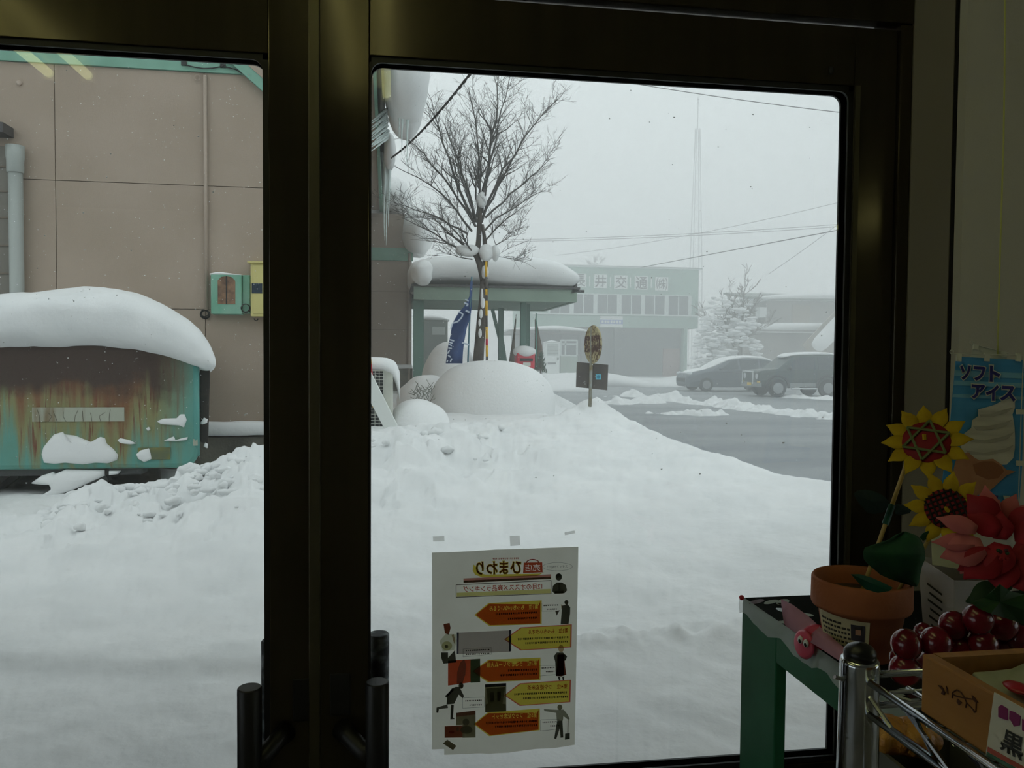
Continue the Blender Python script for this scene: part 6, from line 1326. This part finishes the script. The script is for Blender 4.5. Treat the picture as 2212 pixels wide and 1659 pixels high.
# end board with an oval hand hole
k = MB(); hx0, hx1 = bx0+th+.050, bx0+bw2-th-.050; hz0, hz1 = zb1-.030, zb1-.013; hole = []
for i in range(9): a = PI/2+PI*i/8; hole.append((hx0+(hz1-hz0)/2*math.cos(a), (hz0+hz1)/2+(hz1-hz0)/2*math.sin(a)))
for i in range(9): a = -PI/2+PI*i/8; hole.append((hx1+(hz1-hz0)/2*math.cos(a), (hz0+hz1)/2+(hz1-hz0)/2*math.sin(a)))
oc = [(bx0+th, zb1), (bx0+th, zb0), (bx0+bw2-th, zb0), (bx0+bw2-th, zb1)]; cxm, czm = (hx0+hx1)/2, (hz0+hz1)/2
def outer(x, z):
    dx_, dz_ = x-cxm, z-czm; q = []
    if dx_ > 1e-9: q.append((oc[2][0]-cxm)/dx_)
    if dx_ < -1e-9: q.append((oc[0][0]-cxm)/dx_)
    if dz_ > 1e-9: q.append((zb1-czm)/dz_)
    if dz_ < -1e-9: q.append((zb0-czm)/dz_)
    s = min(q); return (cxm+dx_*s, czm+dz_*s)
ang = sorted(set([math.atan2(z-czm, x-cxm) for x, z in hole]+[math.atan2(z-czm, x-cxm) for x, z in oc]))
def holept(a):
    best = None
    for (xa1, za1), (xb1, zb1_) in zip(hole, hole[1:]+hole[:1]):
        d = (math.cos(a), math.sin(a)); den = d[0]*(zb1_-za1)-d[1]*(xb1-xa1)
        if abs(den) < 1e-12: continue
        tq = ((xa1-cxm)*(zb1_-za1)-(za1-czm)*(xb1-xa1))/den; sq = ((xa1-cxm)*d[1]-(za1-czm)*d[0])/den
        if tq > 0 and -1e-6 <= sq <= 1+1e-6: best = tq if best is None else max(best, tq)
    return (cxm+math.cos(a)*best, czm+math.sin(a)*best)
n = len(ang); HP = [holept(a) for a in ang]; OP = [outer(cxm+math.cos(a), czm+math.sin(a)) for a in ang]
for y in (by1-th, by1): k.v += [Vector((x, y, z)) for x, z in HP]+[Vector((x, y, z)) for x, z in OP]
for i in range(n):
    j = (i+1) % n; k.f += [(i, j, n+j, n+i), (2*n+i, 2*n+j, 3*n+j, 3*n+i), (i, j, 2*n+j, 2*n+i), (n+i, n+j, 3*n+j, 3*n+i)]
k.build('end_board', 'wood_box', t)
zz5 = lambda L: [WX(1980+x/5.74, 1370+y/5.74, bx0-.0004) for x, y in L]
def burn(pts, w):
    P_ = zz5(pts); MB().tube(P_, w, 5).build('burnt_line', 'burn_mark', t)
burn([(440, 790), (450, 720), (500, 690), (550, 720), (590, 780), (620, 850), (610, 910)], .0005); burn([(440, 740), (500, 770), (560, 785), (640, 800), (720, 810)], .0005); burn([(620, 850), (670, 900), (730, 965)], .0005); burn([(740, 840), (735, 960)], .0004)
for L in ([(270, 630), (310, 640), (345, 690), (330, 700)], [(370, 640), (390, 680), (395, 745), (380, 730)], [(310, 735), (330, 690), (360, 720), (345, 755)], [(690, 755), (730, 790), (770, 850), (730, 840), (700, 800)], [(510, 800), (570, 850), (530, 880), (505, 840)], [(700, 930), (740, 970), (720, 975)]):
    MB().prism(zz5(L), (-.0006, 0, 0)).build('burnt_petal', 'burn_mark', t)
# packets in the tray
mat('packet_film', S(196, 200, 186), .25, col2=S(168, 174, 160), nscale=12); mat('packet_blue', S(50, 86, 160), .4); mat('packet_red', S(176, 30, 52), .4); mat('packet_green', S(70, 132, 60), .4)
for i in range(3):
    x0 = bx0+.03+.012*i; y0 = by1-.05-.055*i
    t = thing('snack_packet', ('pale snack packet at the back of the wooden tray', 'pale snack packet in the middle of the wooden tray', 'pale snack packet at the front of the wooden tray')[i], 'packet', (x0+.05, y0-.02, zb0+.007), 'snack packets in the wooden tray')
    k = MB(); A_ = Vector((x0, y0-.02, zb0+.008)); 
    for r_ in range(6):
        f = r_/5
        for s_ in range(9):
            g = s_/8; k.v.append(A_+Vector((.125*g, .055*f-.0*g, .002+.022*f+.012*g*f+.004*math.sin(g*14+i)*math.sin(f*5+1)+.002*math.sin(g*31+f*9))))
    for r_ in range(5):
        for s_ in range(8): q = r_*9+s_; k.f.append((q, q+1, q+10, q+9))
    b = k.build('film', 'packet_film', t, smooth=True, solid=.003)
    for px_, m in ((.14, 'packet_red'), (.30, 'packet_blue'), (.46, 'packet_green')): MB().blob(A_+Vector((.125*px_, .030, 0.022+.010*px_)), (.010, .012, .0025), 12, 8, .002, 90, 2, i).build('printed_spot', m, b, smooth=True)
# price card on the tray side
mat('card_white', S(206, 202, 188), .7); mat('card_purple', S(130, 40, 96), .7); mat('card_black', S(52, 54, 56), .7); mat('card_red', S(176, 84, 70), .7); mat('card_green', S(70, 110, 92), .7)
xq = bx0-.0012
def cq(L): return [WX(1980+x/5.74, 1370+y/5.74, xq) for x, y in L]
t = thing('price_card', 'white price card with purple and black marks on the tray side', 'price card', cq([(950, 1500)])[0])
MB().prism(cq([(960, 720), (1600, 1075), (1600, 1900), (855, 1500)]), (.0008, 0, 0)).build('card', 'card_white', t)
def up_(L, m, nm): MB().prism([p-Vector((.0005, 0, 0)) for p in cq(L)], (.0003, 0, 0)).build(nm, m, t)
up_([(890, 1395), (1600, 1790), (1600, 1850), (885, 1455)], 'card_red', 'red_stripe'); up_([(880, 1460), (1600, 1860), (1600, 1910), (872, 1505)], 'card_green', 'green_stripe')
def ct(ch, L, m, bold):
    p00, p10, p11, p01 = [p-Vector((.0006, 0, 0)) for p in cq(L)]
    lettering(MB(), ch, lambda u, v: p00.lerp(p10, u).lerp(p01.lerp(p11, u), v), bold).build('card_character', m, t)

for L in ([(1020, 900), (1060, 875), (1140, 925), (1140, 1070), (1080, 1050), (1020, 1025)], [(1160, 945), (1220, 965), (1295, 1015), (1285, 1130), (1215, 1145), (1185, 1085), (1155, 1050)], [(1315, 1050), (1420, 1100), (1410, 1240), (1315, 1190)]): up_(L, 'card_purple', 'purple_mark')
ct('黒', [(1045, 1420), (1310, 1570), (1345, 1300), (1095, 1170)], 'card_black', .02)
# biscuit tray below the rack rail
mat('tray_grey', S(96, 98, 96), .5); mat('biscuit', S(216, 158, 66), .5, col2=S(168, 108, 40), nscale=30, bump=.3, bscale=120, coat=.3)
D = .86; a = W(1893, 1592, D); b = W(2120, 1592, D)
t = thing('biscuit_tray', 'grey tray standing behind the chrome post', 'tray', ((a.x+b.x)/2, a.y, a.z-.06))
MB().box((a.x, a.y-.10, a.z-.06), (b.x, a.y+.03, a.z-.052)).build('tray_base', 'tray_grey', t)
for p0_, p1_ in (((a.x, a.y-.10), (b.x, a.y-.095)), ((a.x, a.y+.025), (b.x, a.y+.03)), ((a.x, a.y-.095), (a.x+.005, a.y+.025)), ((b.x-.005, a.y-.095), (b.x, a.y+.025))): MB().box((p0_[0], p0_[1], a.z-.052), (p1_[0], p1_[1], a.z-.012)).build('tray_rim', 'tray_grey', t)
for i, (px, py, lab) in enumerate(((1912, 1585, 'golden shell shaped biscuit nearest the chrome post'), (1968, 1592, 'golden biscuit half hidden by the rack rail'))):
    t = thing('wrapped_biscuit', lab, 'biscuit', W(px, py+25, D), 'golden biscuits on the grey tray'); c = W(px, py, D+.01); k = MB(); n, m_ = 40, 12
    for r_ in range(m_+1):
        ph = PI*r_/m_
        for s_ in range(n):
            th_ = 2*PI*s_/n; rr_ = .026*(1+.13*math.cos(9*th_)*math.sin(ph)); k.v.append(c+Vector((rr_*math.sin(ph)*math.cos(th_)*1.15, rr_*math.sin(ph)*math.sin(th_), .020*math.cos(ph))))
    for r_ in range(m_):
        for s_ in range(n): k.f.append((r_*n+s_, r_*n+(s_+1) % n, (r_+1)*n+(s_+1) % n, (r_+1)*n+s_))
    k.build('pastry', 'biscuit', t, smooth=True)

# ================================================================ hanging ice cream banners
mat('banner_blue', S(66, 150, 204), .7, col2=S(80, 160, 208), nscale=6, stretch=(.5, 1, 6)); mat('banner_light', S(126, 188, 212), .7); mat('banner_white', S(216, 216, 196), .7); mat('ink_navy', S(44, 42, 120), .7); mat('ice_cream', S(226, 222, 204), .7, col2=S(206, 202, 184), nscale=26, stretch=(.4, 1, 3)); mat('cone_tan', S(196, 142, 100), .7, col2=S(180, 122, 84), nscale=20); mat('cone_dark', S(160, 100, 64), .7); mat('rod_white', S(206, 206, 190), .4); mat('string_yellow', S(206, 206, 120), .6)
BD = 1.42
def bp(px, py, e=0.0): return W(px, py, BD-e)
t = thing('hanging_banner', 'small blue soft ice banner with swirled ice cream picture', 'banner', bp(2140, 1105))
cloth_ = MB().prism([bp(2066, 770), bp(2214, 778), bp(2212, 860), bp(2208, 1010), bp(2200, 1110), bp(2027, 1110), bp(2036, 1040), bp(2054, 900)], (0, .0012, 0)).build('cloth', 'banner_blue', t)
for y0, y1 in ((800, 812), (822, 832), (851, 858)): MB().prism([bp(2067-(y0-770)*.1, y0, .0012), bp(2212, y0+6, .0012), bp(2212, y1+6, .0012), bp(2066-(y1-770)*.1, y1, .0012)], (0, .0004, 0)).build('light_stripe', 'banner_light', cloth_)
z5 = lambda L: [(1820+x/5.53, 700+y/5.53) for x, y in L]
def bpoly(name, L, m, e, par=cloth_): return MB().prism([bp(x, y, e) for x, y in z5(L)], (0, .0004, 0)).build(name, m, par)
ic = bpoly('ice_cream_print', [(2000, 890), (2060, 920), (2060, 1000), (2030, 1080), (2045, 1160), (2055, 1230), (2060, 1330), (2060, 1480), (2040, 1600), (1960, 1680), (1700, 1680), (1540, 1600), (1450, 1560), (1420, 1480), (1380, 1400), (1440, 1320), (1540, 1240), (1550, 1150), (1620, 1100), (1620, 1020), (1700, 1000), (1830, 960), (1900, 920)], 'ice_cream', .002)
for L in ([(1640, 1080), (1780, 1075), (1940, 1020), (2040, 1000), (1960, 1060), (1800, 1110), (1660, 1110)], [(1560, 1220), (1740, 1220), (1940, 1180), (2030, 1140), (1960, 1210), (1780, 1260), (1600, 1260)], [(1480, 1360), (1700, 1390), (1940, 1340), (2050, 1290), (1980, 1370), (1760, 1420), (1540, 1410)], [(1470, 1510), (1700, 1540), (1950, 1490), (2050, 1440), (1980, 1520), (1740, 1570), (1540, 1560)]): bpoly('swirl_fold', L, 'banner_white', .003, ic).data.materials[0] = MATS.get('fold_shade') or mat('fold_shade', S(190, 186, 168), .7)
cn_ = bpoly('cone_print', [(1350, 1640), (1400, 1560), (1500, 1530), (1580, 1600), (1640, 1630), (1800, 1610), (1900, 1680), (1960, 1740), (2070, 1760), (1960, 1810), (1880, 1880), (1800, 1960), (1700, 2020), (1560, 2060), (1380, 2020), (1300, 1860)], 'cone_tan', .0035); bpoly('cone_shadow', [(1560, 1680), (1680, 1640), (1800, 1640), (1900, 1700), (1930, 1760), (1860, 1840), (1740, 1860), (1600, 1800)], 'cone_dark', .0042, cn_)
def btext(ch, L, par=cloth_):
    p00, p10, p11, p01 = [bp(x, y, .0042) for x, y in z5(L)]
    for bold, m, e in ((.10, 'banner_white', .0002), (.045, 'ink_navy', .0012)):
        d = (CAM-p00).normalized()*e; lettering(MB(), ch, lambda u, v: p00.lerp(p10, u).lerp(p01.lerp(p11, u), v)+d, bold).build('banner_character', m, par)
btext('ソ', [(1410, 655), (1520, 660), (1525, 505), (1415, 500)]); btext('フ', [(1570, 665), (1695, 672), (1700, 520), (1575, 512)]); btext('ト', [(1765, 680), (1870, 685), (1872, 510), (1768, 505)])
btext('ア', [(1548, 880), (1690, 888), (1695, 735), (1552, 728)]); btext('イ', [(1720, 905), (1855, 910), (1858, 740), (1725, 735)]); btext('ス', [(1895, 905), (2055, 915), (2060, 752), (1900, 745)])
q = z4([(1790, 490), (1860, 500), (1855, 535), (1790, 520)]); MB().prism([bp(x, y, .0035) for x, y in q], (0, .0003, 0)).build('banner_mark', 'ink_navy', cloth_); q = z4([(1920, 500), (2000, 505), (1995, 545), (1930, 540)]); MB().prism([bp(x, y, .0035) for x, y in q], (0, .0003, 0)).build('banner_mark', 'banner_white', cloth_)
MB().tube([bp(2060, 764, .003), bp(2216, 768, .003)], .0011, 6).build('rod', 'rod_white', t); MB().tube([bp(2058+4*math.cos(a)-2, 760+4.2*math.sin(a), .003) for a in [2*PI*i/12 for i in range(12)]], .0008, 5, closed=True).build('rod_ring', 'rod_white', t)
for x in (2072, 2133, 2201): MB().prism([bp(x-5, 763, .004), bp(x+6, 764, .004), bp(x+5, 781, .004), bp(x-5, 780, .004)], (0, .003, 0)).build('loop_tab', 'banner_white', t)
for y in (889, 1000): MB().prism([bp(2196, y-5, .004), bp(2214, y-4, .004), bp(2214, y+6, .004), bp(2196, y+6, .004)], (0, .002, 0)).build('loop_tab', 'banner_white', t)
MB().tube([bp(2211, 770, .002), bp(2206, 890, .003), bp(2199, 1110, .003)], .0009, 6).build('side_rod', 'rod_white', t)
t2 = thing('hanging_banner', 'pale back of a second banner behind the blue one', 'banner', W(2135, 1080, BD+.02))
MB().prism([W(2104, 745, BD+.02), W(2175, 763, BD+.02), W(2170, 1060, BD+.02), W(2092, 1050, BD+.02), W(2097, 770, BD+.02)], (0, .001, 0)).build('cloth', 'banner_white', t2)
MB().tube([W(2102, 744, BD+.018), W(2178, 763, BD+.018)], .001, 6).build('rod', 'rod_white', t2); MB().tube([W(2099+4*math.cos(a), 741+4*math.sin(a), BD+.018) for a in [2*PI*i/12 for i in range(12)]], .0008, 5, closed=True).build('rod_ring', 'rod_white', t2)
for x, y in ((2109, 748), (2168, 763)): MB().prism([W(x-5, y-5, BD+.016), W(x+6, y-3, BD+.016), W(x+5, y+8, BD+.016), W(x-6, y+6, BD+.016)], (0, .003, 0)).build('loop_tab', 'banner_white', t2)
P_ = [W(2170, -60, BD+.01), W(2171, 40, BD+.01), W(2170, 160, BD+.01), W(2168, 300, BD+.01), W(2164, 430, BD+.01), W(2160, 560, BD+.01), W(2157, 680, BD+.01), W(2155, 768, BD+.01)]
o = MB().tube(P_, .0016, 6).build('hanging_string', 'string_yellow', smooth=True); tag(o, 'yellowish string the banners hang from', 'string')
